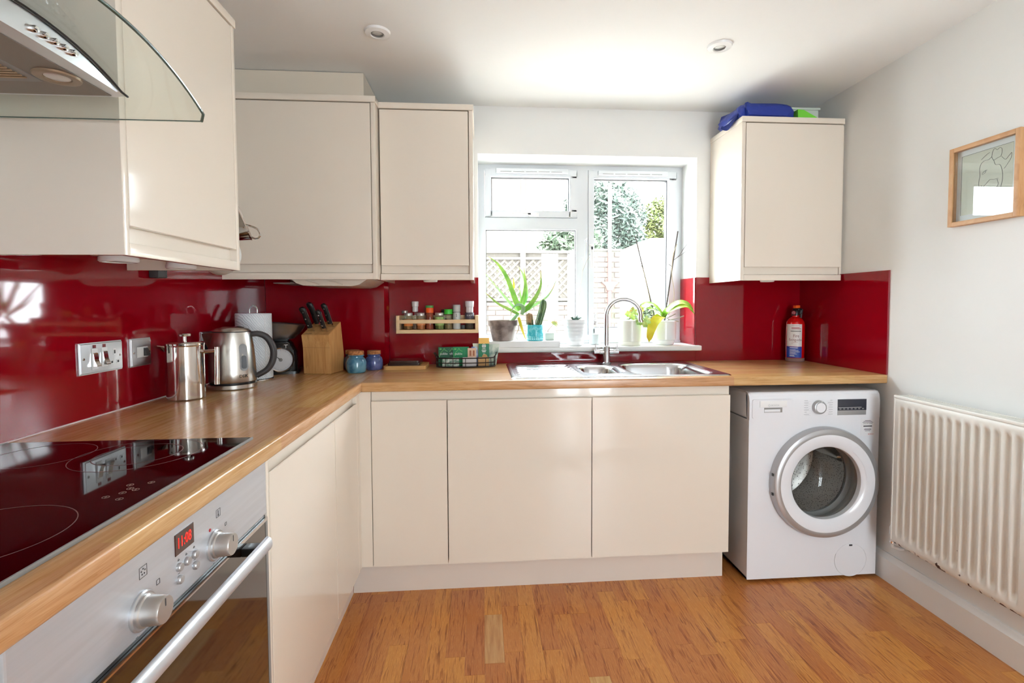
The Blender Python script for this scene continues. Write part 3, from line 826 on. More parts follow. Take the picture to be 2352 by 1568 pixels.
fo = part('filter_mesh', fs, mat('filter_tan', (176, 150, 118), 0.4, metal=0.6), flt); fo['kind'] = 'stuff'
for i in range(5):
    y = -1.765 - 0.019*i
    part('push_button', lathe(NB(), [(0.0055, 0.0), (0.0055, 0.010), (0.0045, 0.0125), (0.0, 0.013)], 18, (0.411, y, 1.664), (1, 0, -0.1)), M_CHROME, hood)

# ------------------------------------------------------------------ washing machine
wx0, wx1, wyf, wyb = 2.268, 2.868, -0.626, -0.06
wmn = thing('washing_machine', 'white front-loading washing machine under the end of the worktop', 'washing machine', (2.568, -0.34, 0))
cxd, czd = 2.606, 0.445
def front_panel():
    bm = NB(); seg = 64; R = 0.206; z0, z1 = 0.014, 0.722
    ys = wyf
    inner = []; outer = []
    for i in range(seg):
        a = 2*PI*i/seg; c, s = math.cos(a), math.sin(a)
        inner.append((cxd+R*c, ys, czd+R*s))
        t = 1e9
        if c > 1e-9: t = min(t, (wx1-cxd)/c)
        if c < -1e-9: t = min(t, (wx0-cxd)/c)
        if s > 1e-9: t = min(t, (z1-czd)/s)
        if s < -1e-9: t = min(t, (z0-czd)/s)
        outer.append((cxd+t*c, ys, czd+t*s))
    vi = [bm.verts.new(p) for p in inner]; vo = [bm.verts.new(p) for p in outer]
    vb = [bm.verts.new((p[0], ys+0.03, p[2])) for p in inner]
    for i in range(seg):
        j = (i+1) % seg
        bm.faces.new((vi[i], vi[j], vo[j], vo[i])); bm.faces.new((vi[i], vb[i], vb[j], vi[j]))
    for cx_, cz_ in ((wx0, z0), (wx1, z0), (wx0, z1), (wx1, z1)):      # corner triangles
        best = sorted(range(seg), key=lambda i: (outer[i][0]-cx_)**2+(outer[i][2]-cz_)**2)[:2]
        a, b = best
        if abs(outer[a][0]-cx_) > 1e-6 or abs(outer[a][2]-cz_) > 1e-6:
            bm.faces.new((vo[a], vo[b], bm.verts.new((cx_, ys, cz_))))
    return bm
bd = NB()
box(bd, wx0, wx0+0.012, wyf+0.001, wyb, 0.014, 0.722); box(bd, wx1-0.012, wx1, wyf+0.001, wyb, 0.014, 0.722)
box(bd, wx0, wx1, wyb-0.012, wyb, 0.014, 0.722); box(bd, wx0, wx1, wyf+0.001, wyb, 0.014, 0.024)
part('body', bd, M_APPL, wmn)
part('front_panel', front_panel(), M_APPL, wmn)
part('side_emboss', lathe(NB(), [(0.0, -0.003), (0.16, -0.003), (0.172, 0.0), (0.178, 0.0005)], 48, (wx0-0.0006, -0.30, 0.50), (1, 0, 0), cap1=False), M_APPL, wmn)
top = NB(); box(top, wx0, wx1, wyf+0.004, wyb, 0.7225, 0.842, bev=0.012, seg=4)
part('top_casing', top, M_APPL, wmn)
pn = NB(); prism(pn, [(wyf+0.02, 0.7225), (wyf-0.002, 0.7225), (wyf-0.002, 0.800), (wyf+0.003, 0.826), (wyf+0.012, 0.838), (wyf+0.03, 0.842)], 'x', wx0, wx1)
cpw = part('control_fascia', pn, M_APPL, wmn)
YF = wyf-0.002
dwr = part('detergent_drawer', prism(NB(), rrect(wx0+0.012, wx0+0.197, 0.729, 0.812, 0.008, 4), 'y', YF-0.004, YF+0.01), M_APPL, wmn)
part('drawer_recess', BX(wx0+0.064, wx0+0.146, YF-0.0046, YF-0.0038, 0.755, 0.776), M_MIDGREY, dwr)
part('drawer_grip', BX(wx0+0.064, wx0+0.136, YF-0.007, YF-0.0046, 0.757, 0.769, bev=0.001), M_APPL, dwr)
part('drawer_brow', BX(wx0+0.044, wx0+0.166, YF-0.0065, YF-0.0038, 0.778, 0.806, bev=0.001), M_WHITEPL, dwr)
lg = NB(); annulus_y = lathe(lg, [(0.0035, 0), (0.0035, 0.0003), (0.0046, 0.0003), (0.0046, 0)], 20, (wx0+0.086, YF-0.0066, 0.786), (0, -1, 0), cap0=False, cap1=False)
text_bm('BOSCH', 0.011, lambda u, v: (wx0+0.112+u, YF-0.0068, 0.7862+v), lg)
part('brand_mark', lg, M_PRINTG, dwr)
dl = part('dial', lathe(NB(), [(0.030, 0.0), (0.030, 0.010), (0.0275, 0.016), (0.0235, 0.017), (0.022, 0.015), (0.0, 0.015)], 48, (2.582, YF, 0.774), (0, -1, 0), cap0=False), M_SILVER, wmn)
part('dial_cap', lathe(NB(), [(0.022, 0.0150), (0.0215, 0.018), (0.0, 0.0185)], 40, (2.582, YF, 0.774), (0, -1, 0), cap0=False), M_APPL, dl)
part('dial_pointer', BX(2.5835, 2.5865, YF-0.0185, YF-0.0155, 0.797, 0.803), M_WHITEPL, dl)
pr = NB()
for sgn in (-1, 1):
    for i in range(7):
        z = 0.803-0.0102*i
        w_ = (0.016, 0.010, 0.018, 0.020, 0.024, 0.022, 0.018)[(i*3+(1 if sgn > 0 else 0)) % 7]
        xs = 2.582 + sgn*0.062
        x0, x1 = (xs-w_*0.2, xs+w_*0.8) if sgn < 0 else (xs-w_*0.8, xs+w_*0.2)
        box(pr, x0, x1, YF-0.0004, YF-0.0001, z-0.0009, z+0.0009)
        box(pr, 2.582+sgn*0.036, 2.582+sgn*0.060, YF-0.0004, YF-0.0001, z-0.0045-0.0002, z-0.0045+0.0002)
part('programme_list', pr, M_PRINTG, cpw)['kind'] = 'stuff'
ds = part('display', BX(2.670, 2.803, YF-0.0012, YF+0.002, 0.736, 0.806), M_SILVER, wmn)
part('display_glass', BX(2.670, 2.803, YF-0.0022, YF-0.0010, 0.757, 0.806), M_DISPLAY, ds)
dp = NB(); box(dp, 2.673, 2.780, YF-0.0027, YF-0.0022, 0.7690, 0.7702)
for i in range(7):
    box(dp, 2.677+i*0.0175, 2.687+i*0.0175, YF-0.0027, YF-0.0022, 0.7650, 0.7656); box(dp, 2.678+i*0.0175, 2.686+i*0.0175, YF-0.0027, YF-0.0022, 0.7618, 0.7624)
part('display_print', dp, M_PRINTW, ds)
# sticker
st = part('sticker', BX(2.782, 2.846, wyf-0.0006, wyf-0.0001, 0.640, 0.715), mat('clear_sticker', (230, 229, 232), 0.3), wmn)
sp = NB()
for i, (w_, z) in enumerate(((0.026, 0.709), (0.040, 0.705), (0.050, 0.7005), (0.030, 0.672), (0.034, 0.668), (0.024, 0.663))):
    box(sp, 2.814-w_/2, 2.814+w_/2, wyf-0.0010, wyf-0.0006, z-0.0009, z+0.0009)
text_bm('0344 892 8979', 0.0072, lambda u, v: (2.814+u, wyf-0.0010, 0.6945+v), sp)
box(sp, 2.794, 2.834, wyf-0.0010, wyf-0.0006, 0.6815, 0.6865)
part('sticker_print', sp, M_PRINT, st)
part('sticker_brand', text_bm('BOSCH', 0.0095, lambda u, v: (2.829+u*0.8, wyf-0.0010, 0.648+v)), M_PRINTR, st)
# door: silver ring, white inner ring, glass bowl
dor = part('door', lathe(NB(), [(0.243, 0.0), (0.243, 0.026), (0.238, 0.038), (0.226, 0.044), (0.214, 0.042), (0.214, 0.0)], 96, (cxd, wyf, czd), (0, -1, 0), cap0=False, cap1=False), M_SILVER, wmn)
part('inner_ring', lathe(NB(), [(0.215, 0.0), (0.215, 0.0425), (0.204, 0.044), (0.166, 0.036), (0.160, 0.030), (0.158, 0.010), (0.166, 0.0)], 96, (cxd, wyf, czd), (0, -1, 0), cap0=False, cap1=False), M_APPL, dor)
def grip():
    bm = NB(); R = []
    for i in range(15):
        a = math.radians(2 + 50*i/14)
        r0, r1 = 0.178, 0.213
        k = math.sin(PI*i/14)**0.5*0.010
        R.append([(cxd+r*math.cos(a), wyf-h, czd+r*math.sin(a)) for r, h in ((r0, 0.0405), (r0+0.006, 0.0412-0*k), ((r0+r1)/2, 0.0440-0*k), (r1, 0.0455))])
    return rings_mesh(bm, R, closed_ring=False)
part('door_grip', grip(), M_APPL, dor)
part('glass_bowl', lathe(NB(), [(0.161, 0.028), (0.150, 0.018), (0.135, -0.03), (0.110, -0.075), (0.070, -0.10), (0.0, -0.108)], 64, (cxd, wyf, czd), (0, -1, 0), cap0=False), pane_mat('washer_glass', (0.95, 0.96, 0.955), 1.0), dor)
hn = NB(); box(hn, cxd-0.2425, cxd-0.2385, wyf-0.028, wyf-0.018, czd+0.037, czd+0.048); box(hn, cxd-0.2425, cxd-0.2385, wyf-0.028, wyf-0.018, czd-0.048, czd-0.037)
part('hinge_slot', hn, M_BLACK, dor)['kind'] = 'stuff'
part('rubber_seal', lathe(NB(), [(0.208, 0.002), (0.190, -0.02), (0.178, -0.03), (0.182, -0.055), (0.168, -0.07), (0.175, -0.09)], 64, (cxd, wyf, czd), (0, -1, 0), cap0=False, cap1=False), M_RUBBER, wmn)
drum = part('drum', lathe(NB(), [(0.172, -0.09), (0.232, -0.10), (0.235, -0.40), (0.20, -0.42), (0.0, -0.42)], 64, (cxd, wyf, czd), (0, -1, 0), cap0=False), M_DRUM, wmn)
for k in range(3):
    a = 2*PI*k/3 + 2.4
    part('drum_paddle', tube(NB(), [(cxd+0.222*math.cos(a), wyf+0.11, czd+0.222*math.sin(a)), (cxd+0.205*math.cos(a), wyf+0.14, czd+0.205*math.sin(a)), (cxd+0.205*math.cos(a), wyf+0.36, czd+0.205*math.sin(a)), (cxd+0.222*math.cos(a), wyf+0.40, czd+0.222*math.sin(a))], [0.012, 0.026, 0.026, 0.014], 10), mat('paddle_steel_%d' % k, (190, 186, 180), 0.25, metal=1.0), drum)
ft = part('filter_flap', lathe(NB(), [(0.0, 0.0), (0.073, 0.0), (0.0735, 0.0008), (0.0745, 0.0008), (0.0745, 0.0)], 64, (2.748, wyf-0.0003, 0.083), (0, -1, 0), cap0=False, cap1=False), M_APPL, wmn)
part('flap_outline', lathe(NB(), [(0.0742, 0.0), (0.0742, 0.0010), (0.0750, 0.0010), (0.0750, 0.0)], 48, (2.748, wyf, 0.083), (0, -1, 0), cap0=False, cap1=False, a0=-1.2, a1=PI*0.95), M_MIDGREY, ft)
part('flap_catch', BX(2.741, 2.755, wyf-0.0018, wyf-0.0003, 0.146, 0.153), M_GREYPL, ft)
for x_, y_ in ((wx0+0.04, wyf+0.05), (wx1-0.04, wyf+0.05), (wx0+0.04, wyb-0.05), (wx1-0.04, wyb-0.05)):
    part('foot', lathe(NB(), [(0.020, 0.0), (0.020, 0.008), (0.010, 0.010), (0.010, 0.016)], 20, (x_, y_, 0.0)), M_GREYPL, wmn)

# ------------------------------------------------------------------ radiator
RX = W-0.086                      # face of the front panel
RY0, RY1, RZ0, RZ1 = -1.288, -0.762, 0.228, 0.840
rad = thing('radiator', 'white panel radiator with vertical flutes and chipped rusty bottom edge', 'radiator', (W-0.05, (RY0+RY1)/2, RZ0))
def rad_face(u, v):
    y = RY0 + (RY1-RY0)*u; z = RZ0 + (RZ1-RZ0)*v
    p = ((y-RY0-0.022) / 0.0345) % 1.0
    inside = (RY0+0.020 < y < RY1-0.020)
    tri = abs(p-0.5)*2                     # 1 at ridge, 0 at valley
    d = 1.0/(1.0+math.exp(-(0.55-tri)*14)) if inside else 0.0
    ez = min(z-RZ0-0.045, RZ1-0.040-z)
    d *= max(0.0, min(1.0, ez/0.018+0.5))
    e = min(z-RZ0, RZ1-z, 0.006)/0.006
    return (RX + 0.012*d + 0.006*(1-e), y, z)
part('front_panel', grid(NB(), rad_face, 152, 60), M_RAD, rad, sharp=70)
part('rear_panel', BX(W-0.034, W-0.026, RY0+0.01, RY1-0.01, RZ0+0.01, RZ1-0.02), M_RAD, rad)
for y in (RY0, RY1):
    part('side_cover', BX(RX-0.002, W-0.024, y-0.004, y+0.003, RZ0+0.012, RZ1+0.006, bev=0.002), M_RAD, rad)
tg = NB()
box(tg, RX-0.003, RX+0.008, RY0, RY1, RZ1-0.004, RZ1+0.008, bev=0.002)
nsl = 44
for i in range(nsl):
    y = RY0+0.006 + (RY1-RY0-0.012)*i/nsl
    box(tg, RX+0.008, W-0.026, y, y+0.006, RZ1-0.002, RZ1+0.006)
box(tg, W-0.030, W-0.024, RY0, RY1, RZ1-0.004, RZ1+0.008)
go = part('top_grille', tg, M_RAD, rad)
vl = part('valve', lathe(NB(), [(0.010, 0.0), (0.010, 0.03), (0.013, 0.032), (0.013, 0.062), (0.009, 0.068), (0.0, 0.069)], 20, (W-0.052, RY1+0.030, RZ0-0.012)), M_WHITEPL, rad)
part('valve_body', tube(NB(), [(W-0.052, RY1+0.002, RZ0+0.018), (W-0.052, RY1+0.030, RZ0+0.012), (W-0.052, RY1+0.030, RZ0-0.02)], 0.010, 12), M_CHROME, vl)
part('supply_pipe', tube(NB(), [(W-0.052, RY1+0.030, RZ0-0.015), (W-0.052, RY1+0.030, RZ0-0.035), (W-0.02, RY1+0.030, RZ0-0.05), (W-0.001, RY1+0.030, RZ0-0.05)], 0.0075, 12), M_TRIM, rad)
for y in (RY0+0.1, RY1-0.1): part('wall_bracket', BX(W-0.030, W, y-0.02, y+0.02, 0.40, 0.70), M_RAD, rad)

# ------------------------------------------------------------------ framed drawing
PY0, PY1, PZ0, PZ1 = -1.166, -0.915, 1.513, 1.803
pic = thing('picture_frame', 'oak framed pencil drawing of a cow head on the wall', 'picture', (W, (PY0+PY1)/2, PZ0))
F = 0.016
def fr(y0, y1, z0, z1, nm='frame_bar'): part(nm, BX(W-0.027, W-0.001, y0, y1, z0, z1, bev=0.001), M_FRAME, pic)
fr(PY0, PY0+F, PZ0, PZ1); fr(PY1-F, PY1, PZ0, PZ1); fr(PY0+F, PY1-F, PZ0, PZ0+F); fr(PY0+F, PY1-F, PZ1-F, PZ1)
mt = part('mount', BX(W-0.008, W-0.003, PY0+F, PY1-F, PZ0+F, PZ1-F), M_PAPER, pic)
DY0, DY1, DZ0, DZ1 = PY0+F+0.020, PY1-F-0.018, PZ0+F+0.022, PZ1-F-0.020
part('drawing', BX(W-0.0086, W-0.0079, DY0, DY1, DZ0, DZ1), M_DRAW, mt)
ln = NB(); xl = W-0.0090
def dline(pts, r=0.0006):
    # pts in (horizontal 0..1 from the window side, vertical 0..1 from the bottom)
    tube(ln, [(xl, DY1-(DY1-DY0)*a, DZ0+(DZ1-DZ0)*b) for a, b in (spline([(p[0], p[1], 0) for p in pts], 5) and [(q.x, q.y) for q in spline([(p[0], p[1], 0) for p in pts], 5)])], r, 4)
def frame_lines():
    r = 0.0006
    for p in (((0, 0), (0, 1)), ((0, 1), (1, 1))):
        tube(ln, [(xl, DY1-(DY1-DY0)*a, DZ0+(DZ1-DZ0)*b) for a, b in p], r, 4)
frame_lines()
dline([(0.40, 0.80), (0.37, 0.72), (0.38, 0.60), (0.36, 0.48), (0.38, 0.38), (0.40, 0.30), (0.46, 0.24)])
dline([(0.40, 0.80), (0.46, 0.83), (0.54, 0.83), (0.60, 0.86)])
dline([(0.60, 0.86), (0.62, 0.95), (0.66, 0.98), (0.70, 0.95), (0.75, 0.97), (0.79, 0.94), (0.78, 0.84), (0.72, 0.82), (0.64, 0.80), (0.60, 0.86)])
dline([(0.79, 0.82), (0.86, 0.76), (0.92, 0.80), (0.97, 0.84), (0.96, 0.76), (0.90, 0.68), (0.84, 0.62)])
dline([(0.64, 0.80), (0.68, 0.72), (0.76, 0.70), (0.80, 0.62), (0.82, 0.50), (0.80, 0.38), (0.76, 0.28), (0.70, 0.22)])
dline([(0.42, 0.62), (0.47, 0.66), (0.52, 0.67)]); dline([(0.43, 0.61), (0.48, 0.63), (0.50, 0.66)])
dline([(0.42, 0.38), (0.50, 0.44), (0.58, 0.50), (0.66, 0.49), (0.74, 0.49)])
dline([(0.50, 0.30), (0.56, 0.34), (0.62, 0.33), (0.68, 0.35), (0.64, 0.28), (0.56, 0.27), (0.50, 0.30)], 0.0008)
dline([(0.46, 0.24), (0.52, 0.20), (0.60, 0.19), (0.66, 0.21)]); dline([(0.72, 0.48), (0.74, 0.40), (0.70, 0.34)])
dline([(0.41, 0.44), (0.44, 0.36), (0.42, 0.30)]); dline([(0.40, 0.86), (0.50, 0.92), (0.56, 0.94)])
part('pencil_lines', ln, M_PENCIL, mt)
part('glazing', BX(W-0.0225, W-0.0205, PY0+F, PY1-F, PZ0+F, PZ1-F), M_GLASS, pic)

# ------------------------------------------------------------------ ceiling downlights
for x_, y_, lb_ in ((0.723, -0.696, 'round white ceiling downlight above the corner cabinets'), (2.086, -0.686, 'round white ceiling downlight towards the plain wall')):
    t = thing('downlight', lb_, 'ceiling light', (x_, y_, H-0.012), 0, 'recessed ceiling downlights')
    part('bezel', lathe(NB(), [(0.0235, 0.012), (0.0235, 0.003), (0.027, 0.0), (0.046, 0.004), (0.049, 0.012)], 48, cap0=False, cap1=False), M_WHITEPL, t, local=True)
    part('retaining_ring', lathe(NB(), [(0.0235, 0.002), (0.0235, 0.010), (0.021, 0.010), (0.021, 0.002), (0.0235, 0.002)], 32, cap0=False, cap1=False), M_MIDGREY, t, local=True)
    part('bulb', lathe(NB(), [(0.021, 0.008), (0.018, 0.0065), (0.0, 0.006)], 32, cap0=False), M_LAMP, t, local=True)

# ------------------------------------------------------------------ sink and tap
def sd_rrect(x, y, x0, x1, y0, y1, r):
    qx = abs(x-(x0+x1)/2)-(x1-x0)/2+r; qy = abs(y-(y0+y1)/2)-(y1-y0)/2+r
    return math.hypot(max(qx, 0), max(qy, 0)) + min(max(qx, qy), 0) - r
def sstep(a, b, x):
    t = max(0.0, min(1.0, (x-a)/(b-a))); return t*t*(3-2*t)
def sink_z(x, y):
    d = sd_rrect(x, y, SX0, SX1, SY0, SY1, 0.02)
    z = T + 0.0055*sstep(0.0, 0.008, -d) - 0.0035*sstep(0.014, 0.028, -d)
    # drainer with ridges
    dd = sd_rrect(x, y, 1.275, 1.560, -0.535, -0.110, 0.03)
    if dd < 0:
        k = sstep(0, 0.02, -dd)
        z -= k*(0.004 + 0.004*(x-1.275)/0.285)
        z += k*0.0045*max(0, math.cos((y+0.535)/0.425*2*PI*7))**2*(1-sstep(0.10, 0.30, 1.40-x))*1.0
    dm = sd_rrect(x, y, 1.815, 2.175, -0.520, -0.100, 0.085)
    z -= 0.006*sstep(0.012, -0.004, dm) + 0.155*sstep(-0.002, -0.040, dm)
    dh = sd_rrect(x, y, 1.590, 1.775, -0.455, -0.160, 0.075)
    z -= 0.006*sstep(0.012, -0.004, dh) + 0.105*sstep(-0.002, -0.036, dh)
    return z
snk = thing('sink', 'stainless steel one and a half bowl inset sink with drainer', 'sink', (1.73, -0.31, T))
part('basin', grid(NB(), lambda u, v: (SX0+(SX1-SX0)*u, SY0+(SY1-SY0)*v, sink_z(SX0+(SX1-SX0)*u, SY0+(SY1-SY0)*v)), 196, 105), M_SINK, snk, sharp=80)
part('waste_strainer', lathe(NB(), [(0.0, 0.003), (0.020, 0.002), (0.042, 0.005), (0.044, 0.0)], 32, (1.995, -0.31, 0.752), cap1=False), M_CHROME, snk)
part('waste_strainer', lathe(NB(), [(0.0, 0.003), (0.014, 0.002), (0.028, 0.005), (0.030, 0.0)], 32, (1.682, -0.31, 0.802), cap1=False), M_CHROME, snk)
part('plug_cap', lathe(NB(), [(0.022, 0.0), (0.022, 0.003), (0.018, 0.0045), (0.0, 0.005)], 32, (1.80, -0.540, T+0.0015)), M_CHROME, snk)
part('overflow', BX(1.7705, 1.7735, -0.33, -0.29, 0.875, 0.886), M_BLACK, snk)
tx, ty = 1.774, -0.082
tap = thing('mixer_tap', 'brushed steel swan-neck mixer tap with two lever handles', 'tap', (tx, ty, T))
part('base', lathe(NB(), [(0.026, 0.002), (0.027, 0.006), (0.021, 0.010), (0.0195, 0.020), (0.0195, 0.088), (0.016, 0.094), (0.013, 0.096)], 36, (tx, ty, T), cap1=True), M_TAP, tap)
ax = [(tx, ty, T+0.09), (tx, ty, 1.10), (tx, ty, 1.165)]
for i in range(1, 25):
    a = PI - (PI*1.06)*i/24
    ax.append((tx+0.092+0.092*math.cos(a), ty-0.0*i, 1.165+0.088*math.sin(a)))
ax.append((tx+0.187, ty, 1.135))
sp_ = part('spout', tube(NB(), ax, 0.0115, 18), M_TAP, tap)
part('aerator', lathe(NB(), [(0.0122, 0.0), (0.0122, 0.010)], 20, (tx+0.1872, ty, 1.130)), M_CHROME, sp_)
for s in (-1, 1):
    h = part('handle', lathe(NB(), [(0.0, 0.014), (0.013, 0.014), (0.013, 0.036), (0.0105, 0.038), (0.0105, 0.066), (0.0, 0.0665)], 24, (tx, ty, 0.974), (s, 0, 0)), M_TAP, tap)
    part('lever', tube(NB(), [(tx+s*0.057, ty, 0.974), (tx+s*0.057, ty, 1.016)], [0.005, 0.0045], 12), M_TAP, h)

# ------------------------------------------------------------------ sockets and switches on the red glass
def plate(name, label, y0, y1, z0, z1, cat):
    t = thing(name, label, cat, (0.007, (y0+y1)/2, z0), 0, 'brushed steel electrical plates')
    b = BX(0.0075, 0.0145, y0, y1, z0, z1)
    es = [e for e in b.edges if all(v.co.x > 0.014 for v in e.verts)]
    bmesh.ops.bevel(b, geom=es, offset=0.004, segments=3, affect='EDGES')
    part('face_plate', b, M_STEEL, t)
    for y in (y0+0.012, y1-0.012):
        part('screw', lathe(NB(), [(0.0, 0.0), (0.0038, 0.0), (0.0032, 0.0012), (0.0, 0.0014)], 14, (0.0145, y, (z0+z1)/2), (1, 0, 0)), M_CHROME, t)
    return t
def rocker(t, cy, cz, h, m, neon=True):
    part('switch_surround', BX(0.0145, 0.0160, cy-0.0115, cy+0.0115, cz-h, cz+h, bev=0.0006), M_WHITEPL, t)
    bm = NB(); prism(bm, [(0.016, cz-0.021), (0.016, cz+0.018), (0.0185, cz+0.016), (0.021, cz-0.004), (0.0275, cz-0.019), (0.026, cz-0.021)], 'y', cy-0.0085, cy+0.0085)
    part('rocker', bm, m, t)
    if neon: part('neon_indicator', BX(0.0145, 0.0156, cy-0.0055, cy+0.0055, cz+h+0.001, cz+h+0.010), mat('neon_red_%d' % int(-cy*1000), (120, 16, 20), 0.3), t)
p1 = plate('cooker_socket', 'wide steel cooker switch plate with two rockers and a socket', -1.241, -1.076, 1.036, 1.125, 'socket')
rocker(p1, -1.190, 1.078, 0.030, M_CHROME); rocker(p1, -1.153, 1.080, 0.028, M_CHROME)
for dy, dz, w_, h_ in ((-1.112, 1.092, 0.0055, 0.009), (-1.124, 1.062, 0.0065, 0.0055), (-1.099, 1.062, 0.0065, 0.0055)):
    s_ = part('pin_surround', BX(0.0145, 0.0155, dy-w_, dy+w_, dz-h_, dz+h_), M_WHITEPL, p1)
    part('pin_slot', BX(0.0155, 0.0157, dy-w_*0.55, dy+w_*0.55, dz-h_*0.6, dz+h_*0.6), M_BLACK, s_)
p2 = plate('fused_switch', 'small square steel switch plate with a fuse carrier', -1.039, -0.942, 1.034, 1.124, 'switch')
part('switch_surround', BX(0.0145, 0.0158, -1.014, -0.962, 1.062, 1.096, bev=0.0006), M_WHITEPL, p2)
part('fuse_carrier', BX(0.0158, 0.0168, -1.011, -0.988, 1.065, 1.093), M_WHITEPL, p2)
bm = NB(); prism(bm, [(0.0158, 1.066), (0.0158, 1.092), (0.019, 1.090), (0.026, 1.068), (0.024, 1.066)], 'y', -0.984, -0.966); part('rocker', bm, M_GREYPL, p2)
p3 = plate('wall_socket', 'steel wall socket half hidden behind the kettle', -0.635, -0.548, 1.034, 1.124, 'socket')
part('plug', BX(0.0145, 0.050, -0.620, -0.575, 1.040, 1.085, bev=0.005), M_BLACK, p3)

# ------------------------------------------------------------------ lights and fittings under the wall units
def puck(x, y, z, r, label, m=None):
    t = thing('puck_light', label, 'cabinet light', (x, y, z), 0, 'round lights under the wall units')
    part('rim', lathe(NB(), [(r*0.80, -0.001), (r*0.82, -0.012), (r*0.92, -0.0125), (r, -0.009), (r, 0.0)], 36, cap0=False, cap1=False), m or M_WHITEPL, t, local=True)
    part('lens', lathe(NB(), [(0.0, -0.0105), (r*0.6, -0.0105), (r*0.81, -0.008)], 36, cap1=False), M_TRANSL, t, local=True)
    part('housing', lathe(NB(), [(r*0.96, 0.0), (r*0.96, 0.0225)], 36), M_WHITEPL, t, local=True)
def under(z): return z+0.034
puck(0.20, -1.352, 1.351, 0.042, 'white round cabinet light nearest the extractor hood')
puck(0.21, -1.105, 1.351, 0.040, 'white round cabinet light at the far end above the kettle')
puck(0.866, -0.22, 1.351, 0.034, 'flat round cabinet light above the spice rack')
puck(2.590, -0.20, 1.351, 0.034, 'flat round cabinet light above the fire extinguisher')
su = thing('socket_strip', 'small dark grey adaptor fixed below the cabinet on the red glass', 'adaptor', (0.03, -0.93, 1.325))
part('body', BX(0.008, 0.040, -0.935, -0.885, 1.322, 1.360, bev=0.004), M_GREYPL, su)
sv = NB()
for i in range(4): box(sv, 0.0398, 0.0406, -0.928+i*0.011, -0.922+i*0.011, 1.345, 1.352)
part('vent_slots', sv, M_BLACK, su)['kind'] = 'stuff'
# moulded boiler casing that pokes out below the corner cabinet
bo = thing('boiler', 'white moulded boiler underside poking out below the corner cabinet', 'boiler', (0.43, -0.3, 1.312))
def boiler():
    prof = [(0.275, 1.373), (0.280, 1.345), (0.305, 1.325), (0.335, 1.314), (0.545, 1.312), (0.575, 1.318), (0.612, 1.343), (0.618, 1.373)]
    return prism(NB(), prof, 'y', -0.43, -0.06)
part('casing', boiler(), mat('boiler_white', (214, 204, 190), 0.3), bo)
for x0 in (0.345, 0.445):
    part('moulded_rib', tube(NB(), [(x0, -0.4302, 1.335), (x0+0.03, -0.4306, 1.330), (x0+0.06, -0.4302, 1.318)], 0.003, 8), mat('boiler_rib_%d' % int(x0*1000), (206, 196, 182), 0.35), bo)
part('metal_flange', BX(0.18, 0.274, -0.36, -0.10, 1.326, 1.330), M_MIDGREY, bo)
part('pipe', tube(NB(), [(0.20, -0.2, 1.372), (0.20, -0.2, 1.331)], 0.011, 12), M_CHROME, bo)

# pan and lid hanging on the far side of the tall cabinet
A_ = Vector((0.85, 0.30, 0.34)).normalized()
pan = thing('colander', 'steel colander with a wire loop handle hanging behind the tall cabinet', 'colander', (0.2, -0.93, 1.5))
c0 = Vector((0.296, -0.900, 1.535))
part('bowl', lathe(NB(), [(0.0, -0.085), (0.045, -0.082), (0.072, -0.055), (0.084, -0.006), (0.088, 0.0), (0.084, 0.002), (0.080, -0.006), (0.068, -0.054), (0.043, -0.078), (0.0, -0.081)], 40, c0, A_), M_MIRROR, pan)
hb_ = c0 + Vector((0.026, 0.0, -0.050))
part('loop_handle', tube(NB(), spline([hb_+Vector((-0.02, 0.01, 0.022)), hb_+Vector((0.022, 0.0, 0.008)), hb_+Vector((0.036, -0.005, -0.016)), hb_+Vector((0.016, 0.0, -0.026)), hb_+Vector((-0.025, 0.012, -0.008))], 6), 0.0035, 8), M_MIRROR, pan)
part('hook', tube(NB(), [(0.20, -1.0155, 1.60), (0.20, -1.000, 1.60), (0.20, -0.96, 1.595), (0.205, -0.93, 1.60)], 0.003, 8), M_CHROME, pan)
ld = thing('plastic_bowl', 'translucent white plastic bowl hanging behind the tall cabinet', 'bowl', (0.2, -0.95, 1.36))
part('shell', lathe(NB(), [(0.0, 0.0), (0.05, 0.002), (0.062, 0.02), (0.068, 0.05), (0.064, 0.05), (0.058, 0.022), (0.048, 0.006), (0.0, 0.004)], 32, (0.245, -0.995, 1.398), (0, 1, 0.0)), mat('milky_plastic', (206, 204, 200), 0.35), ld)
part('hook', tube(NB(), [(0.245, -1.0155, 1.45), (0.245, -0.998, 1.45), (0.245, -0.99, 1.455)], 0.003, 8), M_CHROME, ld)

